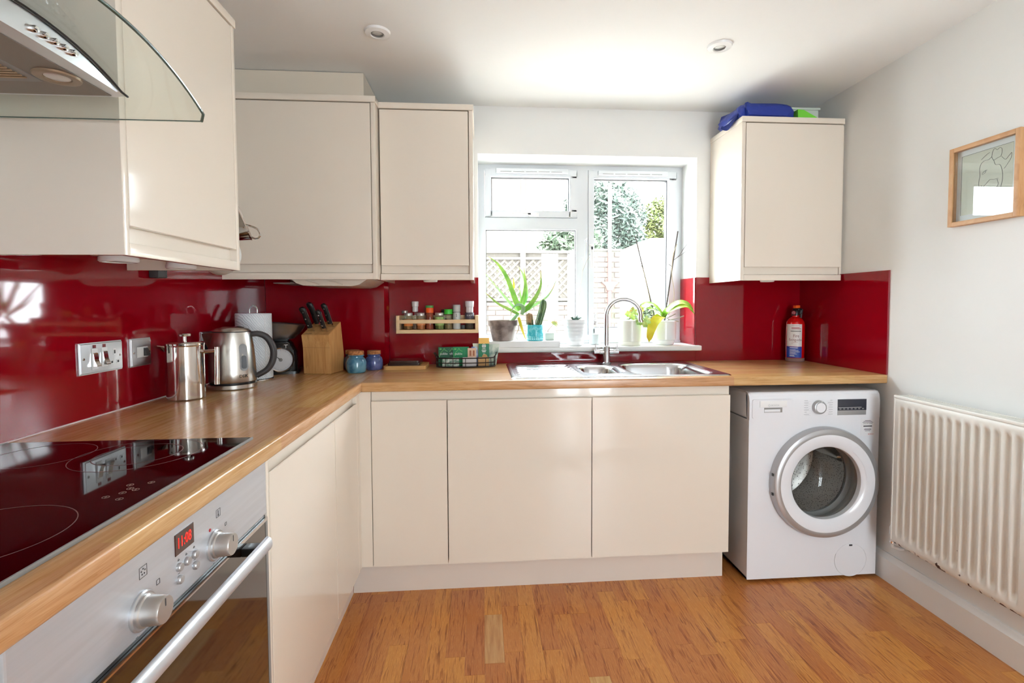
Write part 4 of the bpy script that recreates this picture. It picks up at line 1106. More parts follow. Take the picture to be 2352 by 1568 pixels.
# ------------------------------------------------------------------ things on the worktop
# cafetiere
caf = thing('cafetiere', 'polished steel cafetiere with a plunger knob on the worktop', 'cafetiere', (0.100, -0.905, T+0.0005), math.radians(8))
part('body', lathe(NB(), [(0.055, 0.0), (0.0575, 0.003), (0.0575, 0.180), (0.0585, 0.184), (0.055, 0.184)], 56), M_MIRROR, caf, local=True)
ld_ = part('lid', lathe(NB(), [(0.0585, 0.1845), (0.0590, 0.190), (0.054, 0.194), (0.020, 0.196), (0.0, 0.196)], 56), M_MIRROR, caf, local=True)
part('plunger_knob', lathe(NB(), [(0.006, 0.196), (0.006, 0.212), (0.018, 0.214), (0.019, 0.220), (0.016, 0.223), (0.0, 0.224)], 32), M_MIRROR, ld_, local=True)
def cspout():
    R = []
    for t, w_, h_, x_, z_ in ((0, 0.020, 0.020, -0.050, 0.166), (0.5, 0.016, 0.013, -0.070, 0.173), (1, 0.011, 0.006, -0.090, 0.180)):
        R.append([(x_, -w_, z_+h_*0.5), (x_-0.002, -w_*0.6, z_-h_*0.4), (x_-0.002, w_*0.6, z_-h_*0.4), (x_, w_, z_+h_*0.5), (x_+0.002, w_*0.6, z_+h_*0.1), (x_+0.002, -w_*0.6, z_+h_*0.1)])
    return rings_mesh(NB(), R)
part('spout', cspout(), M_MIRROR, caf, local=True)
hh = part('handle', tube(NB(), [(0.096, 0, 0.045), (0.099, 0, 0.175)], 0.0085, 18), M_MIRROR, caf, local=True)
part('handle_arm', tube(NB(), [(0.055, 0, 0.160), (0.099, 0, 0.162)], 0.0065, 14), M_MIRROR, hh, local=True)

# kettle
kt = thing('kettle', 'brushed steel electric kettle with black handle and water window', 'kettle', (0.148, -0.682, T+0.0005), math.radians(20))
part('power_base', lathe(NB(), [(0.080, 0.0), (0.084, 0.003), (0.084, 0.017), (0.081, 0.019), (0.070, 0.020), (0.0, 0.020)], 56), M_STEELV, kt, local=True)
part('black_gap', lathe(NB(), [(0.078, 0.020), (0.078, 0.026)], 48), M_BLACK, kt, local=True)
kprof = [(0.0815, 0.0262), (0.083, 0.030), (0.0825, 0.060), (0.080, 0.110), (0.0755, 0.160), (0.070, 0.200), (0.0665, 0.216)]
part('body', lathe(NB(), kprof, 56), M_STEELV, kt, local=True)
lk = part('lid', lathe(NB(), [(0.0665, 0.2165), (0.066, 0.220), (0.058, 0.228), (0.030, 0.235), (0.0, 0.236)], 48), M_STEELV, kt, local=True)
part('lid_seam', lathe(NB(), [(0.0672, 0.2155), (0.0676, 0.2172), (0.0672, 0.2188)], 48, cap0=False, cap1=False), M_BLACK, lk, local=True)
part('lid_button', lathe(NB(), [(0.014, 0.0), (0.013, 0.004), (0.0, 0.005)], 20, (0.030, 0, 0.232), (0.15, 0, 1)), M_BLACK, lk, local=True)
def kspout():
    bm = NB()
    a = [(-0.050, -0.042, 0.214), (-0.050, 0.042, 0.214), (-0.074, 0.0, 0.138)]
    b = [(-0.098, -0.010, 0.211), (-0.098, 0.010, 0.211), (-0.0985, 0.0, 0.203)]
    return rings_mesh(bm, [a, b])
part('spout', kspout(), M_STEELV, kt, local=True)
hpts = spline([(0.062, 0, 0.205), (0.092, 0, 0.206), (0.122, 0, 0.190), (0.142, 0, 0.150), (0.142, 0, 0.105), (0.122, 0, 0.065), (0.082, 0, 0.040)], 6)
part('handle', tube(NB(), hpts, [0.014+0.003*math.sin(PI*i/(len(hpts)-1)) for i in range(len(hpts))], 14, flat=0.75, up=(0, 0, 1)), M_GREYPL, kt, local=True)
part('switch', BX(0.112, 0.126, -0.008, 0.008, 0.190, 0.205, bev=0.003), M_BLACK, kt, local=True)
def kr(z):
    for (r0, z0), (r1, z1) in zip(kprof[:-1], kprof[1:]):
        if z0 <= z <= z1: return r0+(r1-r0)*(z-z0)/(z1-z0)
    return 0.07
def kcurve(ac, off):
    def fn(u, v):
        z = v; r = kr(z)+off; a = ac+u/0.08
        return (r*math.cos(a), r*math.sin(a), z)
    return fn
kw = math.radians(-56)
fn = kcurve(kw, 0.0012)
wv = [fn(a, b) for a, b in rrect(-0.0155, 0.0155, 0.070, 0.172, 0.0150, 6)]
wo = [kcurve(kw, -0.001)(a, b) for a, b in rrect(-0.0155, 0.0155, 0.070, 0.172, 0.0150, 6)]
part('water_window', rings_mesh(NB(), [wo, wv], True, False, True), mat('window_plastic', (150, 152, 156), 0.2, coat=0.4), kt, local=True)
fn2 = kcurve(kw, 0.0018)
part('water_level', rings_mesh(NB(), [[kcurve(kw, 0.0)(a, b) for a, b in rrect(-0.0095, 0.0095, 0.078, 0.128, 0.008, 5)], [fn2(a, b) for a, b in rrect(-0.0095, 0.0095, 0.078, 0.128, 0.008, 5)]], True, False, True), mat('water_grey', (92, 98, 106), 0.15, coat=0.5), kt, local=True)
part('brand_lettering', text_bm('DEIK', 0.016, lambda u, v: kcurve(kw, 0.0008)(u*0.9-0.003, 0.050+v)), M_BLACK, kt, local=True)

# kitchen roll
kro = thing('kitchen_roll_holder', 'wire kitchen roll holder with a looped top', 'roll holder', (0.135, -0.462, T+0.0005))
part('base_disc', lathe(NB(), [(0.0, 0.004), (0.066, 0.004), (0.072, 0.003), (0.0735, 0.0), (0.072, -0.0003), (0.0, -0.0003)], 40), M_CHROME, kro, local=True)
part('loop', tube(NB(), [(-0.016, 0, 0.004), (-0.016, 0, 0.290)] + [(-0.016*math.cos(PI*i/10), 0, 0.298+0.018*math.sin(PI*i/10)) for i in range(11)] + [(0.016, 0, 0.290), (0.016, 0, 0.004)], 0.0028, 10), M_CHROME, kro, local=True)
rl = thing('kitchen_roll', 'embossed white kitchen paper roll behind the kettle', 'kitchen roll', (0.135, -0.462, T+0.006))
part('paper', lathe(NB(), [(0.0215, 0.0), (0.070, 0.0), (0.0715, 0.002), (0.0705, 0.276), (0.069, 0.278), (0.0215, 0.278), (0.0215, 0.0)], 56, cap0=False, cap1=False), M_ROLL, rl, local=True)
part('loose_edge', tube(NB(), [(0.062, -0.037, 0.001), (0.0615, -0.037, 0.277)], 0.0012, 6), M_PAPER, rl, local=True)

# kitchen scales
sc = thing('kitchen_scales', 'black retro kitchen scales with a round dial and steel pan', 'scales', (0.172, -0.262, T+0.0005), math.radians(16))
def scbody():
    R = []
    for z, w_, yf, yb in ((0.0, 0.078, -0.072, 0.06), (0.012, 0.078, -0.072, 0.06), (0.02, 0.072, -0.064, 0.055), (0.10, 0.066, -0.050, 0.05), (0.140, 0.050, -0.036, 0.045), (0.150, 0.040, -0.030, 0.04)):
        R.append([(a, b, z) for a, b in rrect(-w_, w_, yf, yb, 0.02, 4)])
    return rings_mesh(NB(), R)
part('body', scbody(), mat('black_enamel', (16, 15, 16), 0.25, coat=0.4), sc, local=True)
dn = Vector((0, -1, 0.16)).normalized(); dc = (0.0, -0.060, 0.066)
rim = part('dial_rim', lathe(NB(), [(0.056, -0.006), (0.057, 0.004), (0.054, 0.008), (0.050, 0.006), (0.050, 0.0)], 48, dc, dn, cap0=False, cap1=False), M_CHROME, sc, local=True)
part('dial_face', lathe(NB(), [(0.0, 0.002), (0.0505, 0.002), (0.0505, -0.004)], 48, dc, dn), mat('dial_grey', (206, 204, 206), 0.5), rim, local=True)
Xd = Vector((1, 0, 0)); Yd = dn.cross(Xd)*-1
if Yd.z < 0: Yd = -Yd
DC = Vector(dc) + dn*0.0024
tk = NB()
for i in range(60):
    a = 2*PI*i/60; r0 = 0.040 if i % 5 == 0 else 0.043
    p0 = DC + Xd*(r0*math.sin(a)) + Yd*(r0*math.cos(a)); p1_ = DC + Xd*(0.0465*math.sin(a)) + Yd*(0.0465*math.cos(a))
    tube(tk, [p0, p1_], 0.0004, 4)
o_ = part('dial_ticks', tk, M_PRINT, rim, local=True); o_['kind'] = 'stuff'
part('needle', tube(NB(), [DC+dn*0.002, DC+dn*0.002+Xd*-0.028+Yd*0.024], [0.0022, 0.0006], 6), M_GREYPL, rim, local=True)
part('needle_hub', lathe(NB(), [(0.0, 0.004), (0.007, 0.003), (0.008, 0.0)], 20, DC, dn, cap1=False), M_MIDGREY, rim, local=True)
tl = NB()
for x_ in (-0.028, 0.022):
    box(tl, x_-0.001, x_+0.001, -0.0505, -0.0485, 0.112, 0.134); box(tl, x_-0.008, x_+0.008, -0.0465, -0.0445, 0.1325, 0.1345)
o_ = part('white_marks', tl, M_PRINTW, sc, local=True); o_['kind'] = 'stuff'
part('pan_bracket', BX(-0.03, 0.03, -0.02, 0.03, 0.150, 0.158, bev=0.002), M_BLACK, sc, local=True)
def pan_mesh():
    R = []
    for s, z in ((0.42, 0.158), (0.55, 0.163), (0.85, 0.205), (1.0, 0.232), (1.03, 0.234), (0.98, 0.230), (0.82, 0.206), (0.52, 0.168), (0.40, 0.163)):
        R.append([(a*s, b*s, z + 0.055*((-a)*0.5/0.11)*(0 if z < 0.17 else 1)*0.35) for a, b in rrect(-0.106, 0.106, -0.085, 0.085, 0.05, 6)])
    return rings_mesh(NB(), R)
part('pan', pan_mesh(), M_STEEL, sc, local=True)

# knife block with four knives
KB = (0.286, -0.312, T+0.0005); KR = math.radians(-12)
kb = thing('knife_block', 'beech wood knife block leaning forward beside the scales', 'knife block', KB, KR)
kp = [(0.004, 0.0), (0.125, 0.0), (0.135, 0.075), (0.108, 0.238), (-0.012, 0.180), (0.000, 0.122)]
bm = NB(); prism(bm, kp, 'x', 0.0, 0.133); bmesh.ops.bevel(bm, geom=list(bm.edges), offset=0.0015, segments=2, affect='EDGES')
part('block', bm, M_BLOCK, kb, local=True)
part('glue_joint', BX(0.0005, 0.1325, -0.0008, 0.001, 0.1212, 0.1222), mat('joint_line', (150, 100, 54), 0.6), kb, local=True)
NT = Vector((0, -0.058, 0.120)).normalized()    # out of the sloping top
def ktop(x, t): return Vector((x, -0.012+0.120*t, 0.180+0.058*t))
for x_, t_ in ((0.03, 0.30), (0.044, 0.62), (0.100, 0.28), (0.108, 0.62), (0.03, 0.10), (0.085, 0.86)):
    c = ktop(x_, t_)
    bm = NB(); d_ = Vector((0, 0.120, 0.058)).normalized()
    q = [c + d_*b + Vector((a, 0, 0)) + NT*0.0004 for a, b in ((-0.016, -0.0015), (0.016, -0.0015), (0.016, 0.0015), (-0.016, 0.0015))]
    bm.faces.new([bm.verts.new(p) for p in q]); part('slot', bm, M_DARKIN, kb, local=True)
KM = Matrix.Translation(Vector(KB)) @ Matrix.Rotation(KR, 4, 'Z')
def knife(x, t, L, w, label, tilt):
    c = KM @ ktop(x, t); d = (KM.to_3x3() @ (NT + Vector((tilt, 0, 0)))).normalized()
    side = (KM.to_3x3() @ Vector((1, 0, 0))).normalized(); side = (side - d*side.dot(d)).normalized()
    e = d.cross(side).normalized()
    t_ = thing('kitchen_knife', label, 'knife', c, 0, 'knives in the block')
    def P(a, b, s): return c + d*a + side*b + e*s
    b0 = 0.006
    bol = rings_mesh(NB(), [[P(-0.012, y, s) for y, s in ((-w*0.8, -0.002), (w*0.8, -0.002), (w*0.8, 0.002), (-w*0.8, 0.002))], [P(b0, y, s) for y, s in ((-w*1.1, -0.004), (w*0.8, -0.004), (w*0.8, 0.004), (-w*1.1, 0.004))], [P(b0+0.012, y, s) for y, s in ((-w*0.7, -0.007), (w*0.7, -0.007), (w*0.7, 0.007), (-w*0.7, 0.007))]])
    part('bolster', bol, M_CHROME, t_)
    R = []
    for a, wd, off in ((0.018, 0.75, 0), (0.035, 0.82, 0.0), (0.06, 0.95, 0.001), (L*0.75, 0.85, 0.001), (L*0.9, 1.1, -0.001), (L, 0.95, -0.003), (L+0.004, 0.5, -0.004)):
        R.append([P(a, off+w*wd*math.cos(q)*1.0, 0.0085*math.sin(q)) for q in [2*PI*i/14 for i in range(14)]])
    h = part('handle', rings_mesh(NB(), R), M_BLACK, t_)
    part('tang', rings_mesh(NB(), [[P(a, wv_, s) for wv_, s in ((w*0.98, -0.0012), (w*1.04, -0.0012), (w*1.04, 0.0012), (w*0.98, 0.0012))] for a in (0.02, L*0.95)]), M_STEEL, h)
    for a in (0.032, 0.032+(L-0.05)/2, L-0.018):
        for s in (-1, 1):
            part('rivet', lathe(NB(), [(0.0, 0.0006), (0.0034, 0.0003), (0.0034, -0.002)], 12, P(a, 0, s*0.0083), e*s), M_CHROME, h)
knife(0.030, 0.30, 0.118, 0.0150, 'black riveted knife at the front beside the scales', -0.10)
knife(0.044, 0.62, 0.122, 0.0150, 'black riveted knife standing tallest at the back of the block', -0.10)
knife(0.100, 0.28, 0.105, 0.0115, 'black riveted knife at the front nearest the jars', -0.06)
knife(0.108, 0.62, 0.115, 0.0130, 'black riveted knife at the back nearest the jars', -0.06)

# three cork-topped jars
def cork_jar(x, y, m, label, s=1.0, rot=0):
    t = thing('cork_jar', label, 'jar', (x, y, T+0.0005), rot, 'glazed jars with cork lids')
    part('jar_body', lathe(NB(), [(r*s, z*s) for r, z in ((0.0, 0.0), (0.039, 0.0), (0.044, 0.006), (0.0465, 0.025), (0.046, 0.050), (0.040, 0.066), (0.033, 0.072), (0.033, 0.076), (0.0375, 0.080), (0.036, 0.083), (0.0, 0.083))], 40), m, t, local=True)
    part('cork_lid', lathe(NB(), [(r*s, z*s) for r, z in ((0.030, 0.082), (0.0345, 0.0835), (0.0355, 0.086), (0.0355, 0.099), (0.034, 0.102), (0.0, 0.102))], 36), M_CORK, t, local=True)
cork_jar(0.522, -0.290, M_BLUE1, 'teal glazed jar with a cork lid in front of the other two', 1.0)
cork_jar(0.583, -0.190, M_BLUE2, 'violet-blue glazed jar with a cork lid nearest the chopping board', 0.92)
cork_jar(0.478, -0.185, M_BLUE3, 'slate glazed jar with a cork lid half hidden by the knife block', 0.95)

# chopping board and dark tray
cb = tag(obj('chopping_board', prism(NB(), rrect(0.632, 0.838, -0.225, -0.040, 0.02, 5), 'z', T+0.0005, T+0.018), M_BOARD), 'small pale wooden chopping board beside the blue jars', 'board')
tr_ = thing('slate_coasters', 'dark glossy slab lying on the small chopping board', 'slab', (0.735, -0.13, T+0.0185))
part('lower_slab', prism(NB(), rrect(0.650, 0.806, -0.200, -0.050, 0.008, 4), 'z', T+0.0187, T+0.0310), mat('dark_slab', (38, 20, 20), 0.25, coat=0.3), tr_)
part('upper_slab', prism(NB(), rrect(0.655, 0.800, -0.192, -0.055, 0.008, 4), 'z', T+0.0312, T+0.0410), mat('dark_slab_top', (52, 28, 28), 0.2, coat=0.4), tr_)

# ------------------------------------------------------------------ spice rack
rk = thing('spice_rack', 'pale wooden spice rack on the red splashback', 'rack', (0.886, -0.05, 1.080))
RXA, RXB, RYF, RYB = 0.675, 1.096, -0.088, -0.0075
part('bottom_board', BX(RXA, RXB, RYF, RYB, 1.080, 1.0985, bev=0.001), M_RACK, rk)
for a, b in ((RXA, RXA+0.0165), (RXB-0.0165, RXB)): part('end_board', BX(a, b, RYF, RYB, 1.0987, 1.172, bev=0.001), M_RACK, rk)
part('front_rail', BX(RXA+0.0168, RXB-0.0168, RYF+0.001, RYF+0.010, 1.131, 1.1505, bev=0.001), M_RACK, rk)
part('back_rail', BX(RXA+0.0168, RXB-0.0168, RYB-0.003, RYB, 1.150, 1.172, bev=0.001), M_RACK, rk)
def spice(name, label, x, y, r, h, cap_h, glassm, spice_rgb, cap_m, band=None, fill=0.62, cap_r=None, neck=0.0, text=None, grinder=False):
    t = thing(name, label, 'spice jar', (x, y, 1.0990), 0, 'jars in the spice rack')
    hb_ = h-cap_h
    part('glass', lathe(NB(), [(0.0, 0.0), (r*0.94, 0.0), (r, 0.003), (r, hb_-0.012-neck), (r*0.86, hb_-0.003), (r*0.86, hb_)], 28, cap1=False), glassm, t, local=True)
    if spice_rgb: part('spice_fill', lathe(NB(), [(0.0, 0.002), (r*0.90, 0.002), (r*0.93, 0.004), (r*0.93, hb_*fill), (0.0, hb_*fill+0.002)], 24), two_tone('spice_%s_%d' % (name, int(x*1000)), [int(c*0.72) for c in spice_rgb], spice_rgb, scale=160, rough=0.9), t, local=True)
    cr = cap_r or r*0.98
    if grinder:
        prof = [(cr*0.80, hb_-0.002), (cr*0.86, hb_+0.004), (cr*0.84, hb_+cap_h*0.45), (cr*0.98, hb_+cap_h*0.5), (cr*1.05, h-0.004), (cr*0.98, h), (0.0, h)]
    else:
        prof = [(cr, hb_-0.002), (cr, h-0.002), (cr*0.94, h), (0.0, h)]
    part('cap', lathe(NB(), prof, 28, cap0=False), cap_m, t, local=True)
    if band: part('label_band', lathe(NB(), [(r+0.0004, hb_*band[0]), (r+0.0007, hb_*band[0]), (r+0.0007, hb_*band[1]), (r+0.0004, hb_*band[1])], 28, cap0=False, cap1=False), mat('band_%s_%d' % (name, int(x*1000)), band[2], 0.6), t, local=True)
    return t
M_CAPS = mat('brushed_lid', (206, 206, 202), 0.3, metal=0.7)
M_CLRPL = mat('clear_plastic_grinder', (216, 212, 214), 0.2, coat=0.3)
spice('spice_jar', 'short jar with orange label and flat silver lid at the rack end', 0.733, -0.0545, 0.0225, 0.087, 0.012, M_JARGLASS, (150, 106, 60), M_CAPS, (0.25, 0.72, (214, 126, 60)))
spice('spice_jar', 'short jar with peach label and flat silver lid in the rack', 0.797, -0.0545, 0.0225, 0.087, 0.012, M_JARGLASS, (200, 120, 66), M_CAPS, (0.3, 0.72, (226, 150, 96)))
spice('spice_jar', 'small jar with a silver lid hidden behind the end jars', 0.7120, -0.0260, 0.0150, 0.098, 0.012, M_JARGLASS, (120, 96, 70), M_CAPS)
spice('pepper_grinder', 'clear plastic grinder standing behind the peach labelled jar', 0.7655, -0.0300, 0.0180, 0.146, 0.052, M_JARGLASS, (150, 120, 100), M_CLRPL, grinder=True, fill=0.5)
oj = spice('spice_bottle', 'red-brown spice bottle with orange and green cap', 0.842, -0.050, 0.0205, 0.123, 0.034, M_JARGLASS, (178, 84, 56), M_ORANGE, fill=0.97)
part('cap_top', lathe(NB(), [(0.0205, 0.1125), (0.0208, 0.113), (0.0208, 0.124), (0.0195, 0.125), (0.0, 0.125)], 28, cap0=False), mat('cap_green', (72, 150, 70), 0.4), oj, local=True)
spice('spice_jar', 'short jar with pale green label and flat silver lid', 0.893, -0.050, 0.0235, 0.087, 0.011, M_JARGLASS, (128, 140, 70), M_CAPS, (0.28, 0.85, (158, 190, 112)))
spice('spice_jar', 'herb jar with a bright green plastic cap', 0.939, -0.046, 0.0225, 0.105, 0.024, M_JARGLASS, (148, 128, 88), mat('bright_green', (62, 190, 60), 0.35), fill=0.55)
spice('spice_jar', 'tiny jar with a dark cap hidden behind the green capped jar', 0.9145, -0.0235, 0.0140, 0.103, 0.014, M_JARGLASS, (110, 90, 60), M_BLACK)
sb_ = spice('salt_tube', 'slim grey salt shaker with a clear top in the rack', 0.9825, -0.048, 0.0200, 0.128, 0.036, mat('salt_grey', (196, 200, 198), 0.35), None, mat('frosted_cap', (190, 192, 190), 0.35))
part('dark_line', lathe(NB(), [(0.0203, 0.0890), (0.0206, 0.0890), (0.0206, 0.0910), (0.0203, 0.0910)], 28, cap0=False, cap1=False), M_BLACK, sb_, local=True)
part('letter_print', text_bm('S', 0.020, lambda u, v: (u, -math.sqrt(max(0.0, 0.0206**2-u*u)), 0.072+v)), M_PRINT, sb_, local=True)
pg = spice('pepper_grinder', 'tall black pepper grinder with a white ribbed top', 1.050, -0.048, 0.0225, 0.147, 0.058, M_JARGLASS, (84, 70, 62), mat('white_grinder', (222, 220, 226), 0.3), (0.62, 0.97, (86, 80, 92)), grinder=True, fill=0.6)
part('lettering', text_bm('BLACK', 0.0095, lambda u, v: (u, -math.sqrt(max(0.0, 0.0237**2-u*u)), 0.072+v)), M_PRINTW, pg, local=True)
tag(obj('spice_box', BX(1.0055, 1.0240, -0.040, -0.022, 1.0990, 1.120, bev=0.001), M_GREYPL), 'tiny dark box between salt tube and pepper grinder', 'box')

# ------------------------------------------------------------------ wire basket with tea and coffee sachets
BC = (1.031, -0.112); BRX, BRY = 0.150, 0.068
bk = thing('wire_basket', 'dark bronze oval wire basket on the worktop', 'basket', (BC[0], BC[1], T))
M_WIRE = mat('bronze_wire', (46, 36, 32), 0.45, metal=0.5)
def oval(z, k=1.0, n=48): return [(BC[0]+BRX*k*math.copysign(abs(math.cos(a))**0.75, math.cos(a)), BC[1]+BRY*k*math.copysign(abs(math.sin(a))**0.75, math.sin(a)), z) for a in [2*PI*i/n for i in range(n)]]
for z, r in ((T+0.0035, 0.003), (T+0.024, 0.0024), (T+0.048, 0.0030)):
    part('wire_ring', tube(NB(), oval(z), r, 8, closed=True), M_WIRE, bk)
for i in range(20):
    p = oval(0, 1.0, 20)[i]
    part('upright_wire', tube(NB(), [(p[0], p[1], T+0.0035), (p[0], p[1], T+0.048)], 0.0017, 6), M_WIRE, bk)
for s in (-1, 1):
    x_ = BC[0]+s*BRX*0.97
    part('basket_handle', tube(NB(), spline([(x_, BC[1]-0.03, T+0.048), (x_+s*0.010, BC[1]-0.026, T+0.066), (x_+s*0.017, BC[1], T+0.070), (x_+s*0.010, BC[1]+0.026, T+0.066), (x_, BC[1]+0.03, T+0.048)], 5), 0.0024, 8), M_WIRE, bk)
part('base_mesh', prism(NB(), [(p[0], p[1]) for p in oval(0, 0.98)], 'z', T+0.0006, T+0.0022), M_WIRE, bk)
def packet(name, label, x, y, w, h, m, lean=0.12, yaw=0.0, th=0.006, z=T+0.003, roll=0.0, cat='sachet'):
    t = thing(name, label, cat, (x, y, z), yaw, 'sachets in the wire basket')
    R = []
    for k, q in ((0.0, 0.15), (0.06, 0.5), (0.3, 1.0), (0.7, 1.0), (0.94, 0.5), (1.0, 0.12)):
        zc = h*k; yc = lean*h*k
        R.append([(a + zc*roll, yc+b, zc) for a, b in ((-w/2, -th*q/2), (w/2, -th*q/2), (w/2, th*q/2), (-w/2, th*q/2))])
    part('pouch', rings_mesh(NB(), R), m, t, local=True)
    return t
def on_packet(t, nm, bm, m): part(nm, bm, m, t, local=True)
M_TEA1 = mat('tea_dark_green', (20, 96, 64), 0.45); M_TEA2 = mat('tea_forest', (26, 82, 58), 0.45); M_TEA3 = mat('tea_emerald', (0, 138, 84), 0.45)
M_LEAF = mat('print_leaf_green', (120, 206, 110), 0.5)
def pukka(t, w, word, lean, m=M_PRINTW):
    f = lambda u, v: (u, lean*v-0.0036, v)
    on_packet(t, 'lettering', text_bm(word, 0.0165, lambda u, v: f(u*0.95, 0.062+v)), m)
    bm = NB()
    sw = spline([(-w*0.42, 0.038, 0), (-w*0.40, 0.056, 0), (-w*0.22, 0.072, 0), (-w*0.05, 0.082, 0), (w*0.02, 0.090, 0), (w*0.12, 0.080, 0), (w*0.34, 0.074, 0)], 4)
    tube(bm, [f(p.x, p.y) for p in sw], 0.0010, 5)
    on_packet(t, 'swirl_print', bm, M_LEAF)
    lf = NB()
    for k in range(5):
        a = 0.5+k*0.55; c0_ = (-w*0.30, 0.083)
        tube(lf, [f(*c0_), f(c0_[0]+0.008*math.cos(a), c0_[1]+0.008*math.sin(a))], [0.0016, 0.0006], 5)
    on_packet(t, 'leaf_print', lf, M_LEAF)
a1 = packet('tea_sachet', 'dark green tea sachet at the basket end reading pukka', 0.918, -0.100, 0.056, 0.096, M_TEA1, 0.05); pukka(a1, 0.056, 'pukka', 0.05)
a2 = packet('tea_sachet', 'forest green tea sachet partly behind the emerald one', 0.958, -0.097, 0.056, 0.096, M_TEA2, 0.05); pukka(a2, 0.056, 'pukka', 0.05)
a3 = packet('tea_sachet', 'emerald green tea sachet in the middle of the basket', 0.994, -0.108, 0.058, 0.097, M_TEA3, 0.05); pukka(a3, 0.058, 'pukka', 0.05)
a4 = packet('tea_sachet', 'emerald tea sachet tucked behind the beige one', 1.020, -0.096, 0.052, 0.096, M_TEA3, 0.05)
a5 = packet('tea_sachet', 'beige and white sachet with a brown printed panel', 1.062, -0.106, 0.044, 0.090, mat('sachet_beige', (232, 196, 166), 0.55), 0.05)
bm = NB()
for u in (-0.008, 0.009): box(bm, u-0.005, u+0.005, -0.0034+0.003, -0.0005+0.0005, 0.050, 0.078)
for v in bm.verts: v.co.y = 0.05*v.co.z - (0.0040 if v.co.y < -0.0002 else 0.0030)
on_packet(a5, 'printed_panel', bm, mat('brown_print', (178, 110, 78), 0.6))
a6 = packet('tea_sachet', 'pale blue and white sachet leaning towards the coffee pouch', 1.086, -0.098, 0.030, 0.096, two_tone('sachet_blue', (84, 122, 190), (206, 220, 240), scale=40, rough=0.5), 0.05, roll=-0.12)
a7 = packet('sachet', 'grey-green foil sachet leaning outwards behind the coffee pouch', 1.150, -0.088, 0.075, 0.108, two_tone('sachet_sage', (120, 150, 140), (216, 224, 210), scale=26, rough=0.4), 0.05, roll=0.16)
a8 = packet('sachet', 'pale cream sachet fanned out behind the coffee pouch', 1.112, -0.084, 0.062, 0.112, mat('sachet_cream', (216, 216, 196), 0.5), 0.05, roll=-0.14)
a9 = packet('coffee_sachet', 'green coffee sachet with gold top and round white emblem', 1.124, -0.112, 0.054, 0.142, mat('coffee_green', (0, 122, 82), 0.4), 0.03)
f9 = lambda u, v: (u, 0.03*v-0.0037, v)
bm = NB(); rings_mesh(bm, [[(a, 0.03*z+b, z) for a, b in ((-0.0273, -0.0034*q), (0.0273, -0.0034*q), (0.0273, 0.0034*q), (-0.0273, 0.0034*q))] for z, q in ((0.113, 1.0), (0.132, 0.7), (0.1425, 0.25))])
on_packet(a9, 'gold_top', bm, mat('gold_foil', (226, 180, 92), 0.3, metal=0.3))
bm = NB(); lathe(bm, [(0.0080, 0.0), (0.0080, 0.0003), (0.0105, 0.0003), (0.0105, 0.0)], 28, f9(0, 0.101), (0, -1, 0), cap0=False, cap1=False)
lathe(bm, [(0.0, 0.0003), (0.0048, 0.0003), (0.0048, 0.0)], 20, f9(0, 0.101), (0, -1, 0))
for s in (-1, 1): tube(bm, [f9(s*0.0062, 0.0955), f9(s*0.0065, 0.104)], 0.0009, 5)
on_packet(a9, 'round_emblem', bm, M_PRINTW)
bm = NB()
for w_, z in ((0.020, 0.086), (0.024, 0.0785), (0.020, 0.074), (0.016, 0.0695), (0.010, 0.060)): box(bm, -w_/2, w_/2, 0.03*z-0.0042, 0.03*z-0.0036, z-0.0013, z+0.0013)
on_packet(a9, 'printed_lines', bm, M_PRINTW)
bm = NB(); lathe(bm, [(0.0, 0.0005), (0.013, 0.0005), (0.0135, 0.0)], 24, f9(0.004, 0.046), (0, -1, 0)); on_packet(a9, 'cup_print', bm, mat('cup_tan', (206, 160, 104), 0.5))
packet('sachet', 'mint printed sachet lying low behind the basket wires', 0.955, -0.135, 0.085, 0.044, two_tone('sachet_mint', (110, 150, 130), (226, 232, 222), scale=60, rough=0.5), 0.05)
packet('sachet', 'white sachet low in the middle of the basket', 1.050, -0.138, 0.070, 0.046, mat('sachet_white', (226, 224, 226), 0.5), 0.05)
packet('sachet', 'tan sachet low at the sink end of the basket', 1.122, -0.132, 0.055, 0.046, mat('sachet_tan', (210, 168, 112), 0.5), 0.05)

# ------------------------------------------------------------------ fire extinguisher
EXC = (2.832, -0.072)
ex = thing('fire_extinguisher', 'small red fire extinguisher standing in the worktop corner', 'extinguisher', (EXC[0], EXC[1], T+0.0005), math.radians(8))
part('base_cap', lathe(NB(), [(0.0, 0.0), (0.045, 0.0), (0.047, 0.004), (0.047, 0.018), (0.0455, 0.019)], 48, cap1=True), M_EXTGREY, ex, local=True)
part('cylinder', lathe(NB(), [(0.0455, 0.0192), (0.0465, 0.022), (0.0465, 0.200), (0.043, 0.217), (0.034, 0.232), (0.022, 0.241), (0.017, 0.244), (0.017, 0.250)], 48, cap1=True), M_EXTRED, ex, local=True)
def cyl(a_c, r): return lambda u, v: (r*math.sin(a_c+u/r), -r*math.cos(a_c+u/r), v)
AC = math.radians(-40)
def wrap(r, u0, u1, z0, z1):
    n_ = 14; f0 = cyl(AC, r); f1 = cyl(AC, r+0.0004)
    A = [f1(u0+(u1-u0)*i/n_, z0) for i in range(n_+1)]; B = [f1(u0+(u1-u0)*i/n_, z1) for i in range(n_+1)]
    return rings_mesh(NB(), [A, B], closed_ring=False)
lw = part('paper_label', wrap(0.0466, -0.050, 0.034, 0.083, 0.204), M_LABELW, ex, local=True)
lbx = part('blue_label', wrap(0.0466, -0.050, 0.034, 0.022, 0.082), M_LABELB, ex, local=True)
fx = cyl(AC, 0.0473)
bm = NB(); text_bm('Fire', 0.024, lambda u, v: fx(u*0.8+0.004, 0.140+v), bm); text_bm('Extinguisher', 0.021, lambda u, v: fx(u*0.68+0.003, 0.119+v), bm)
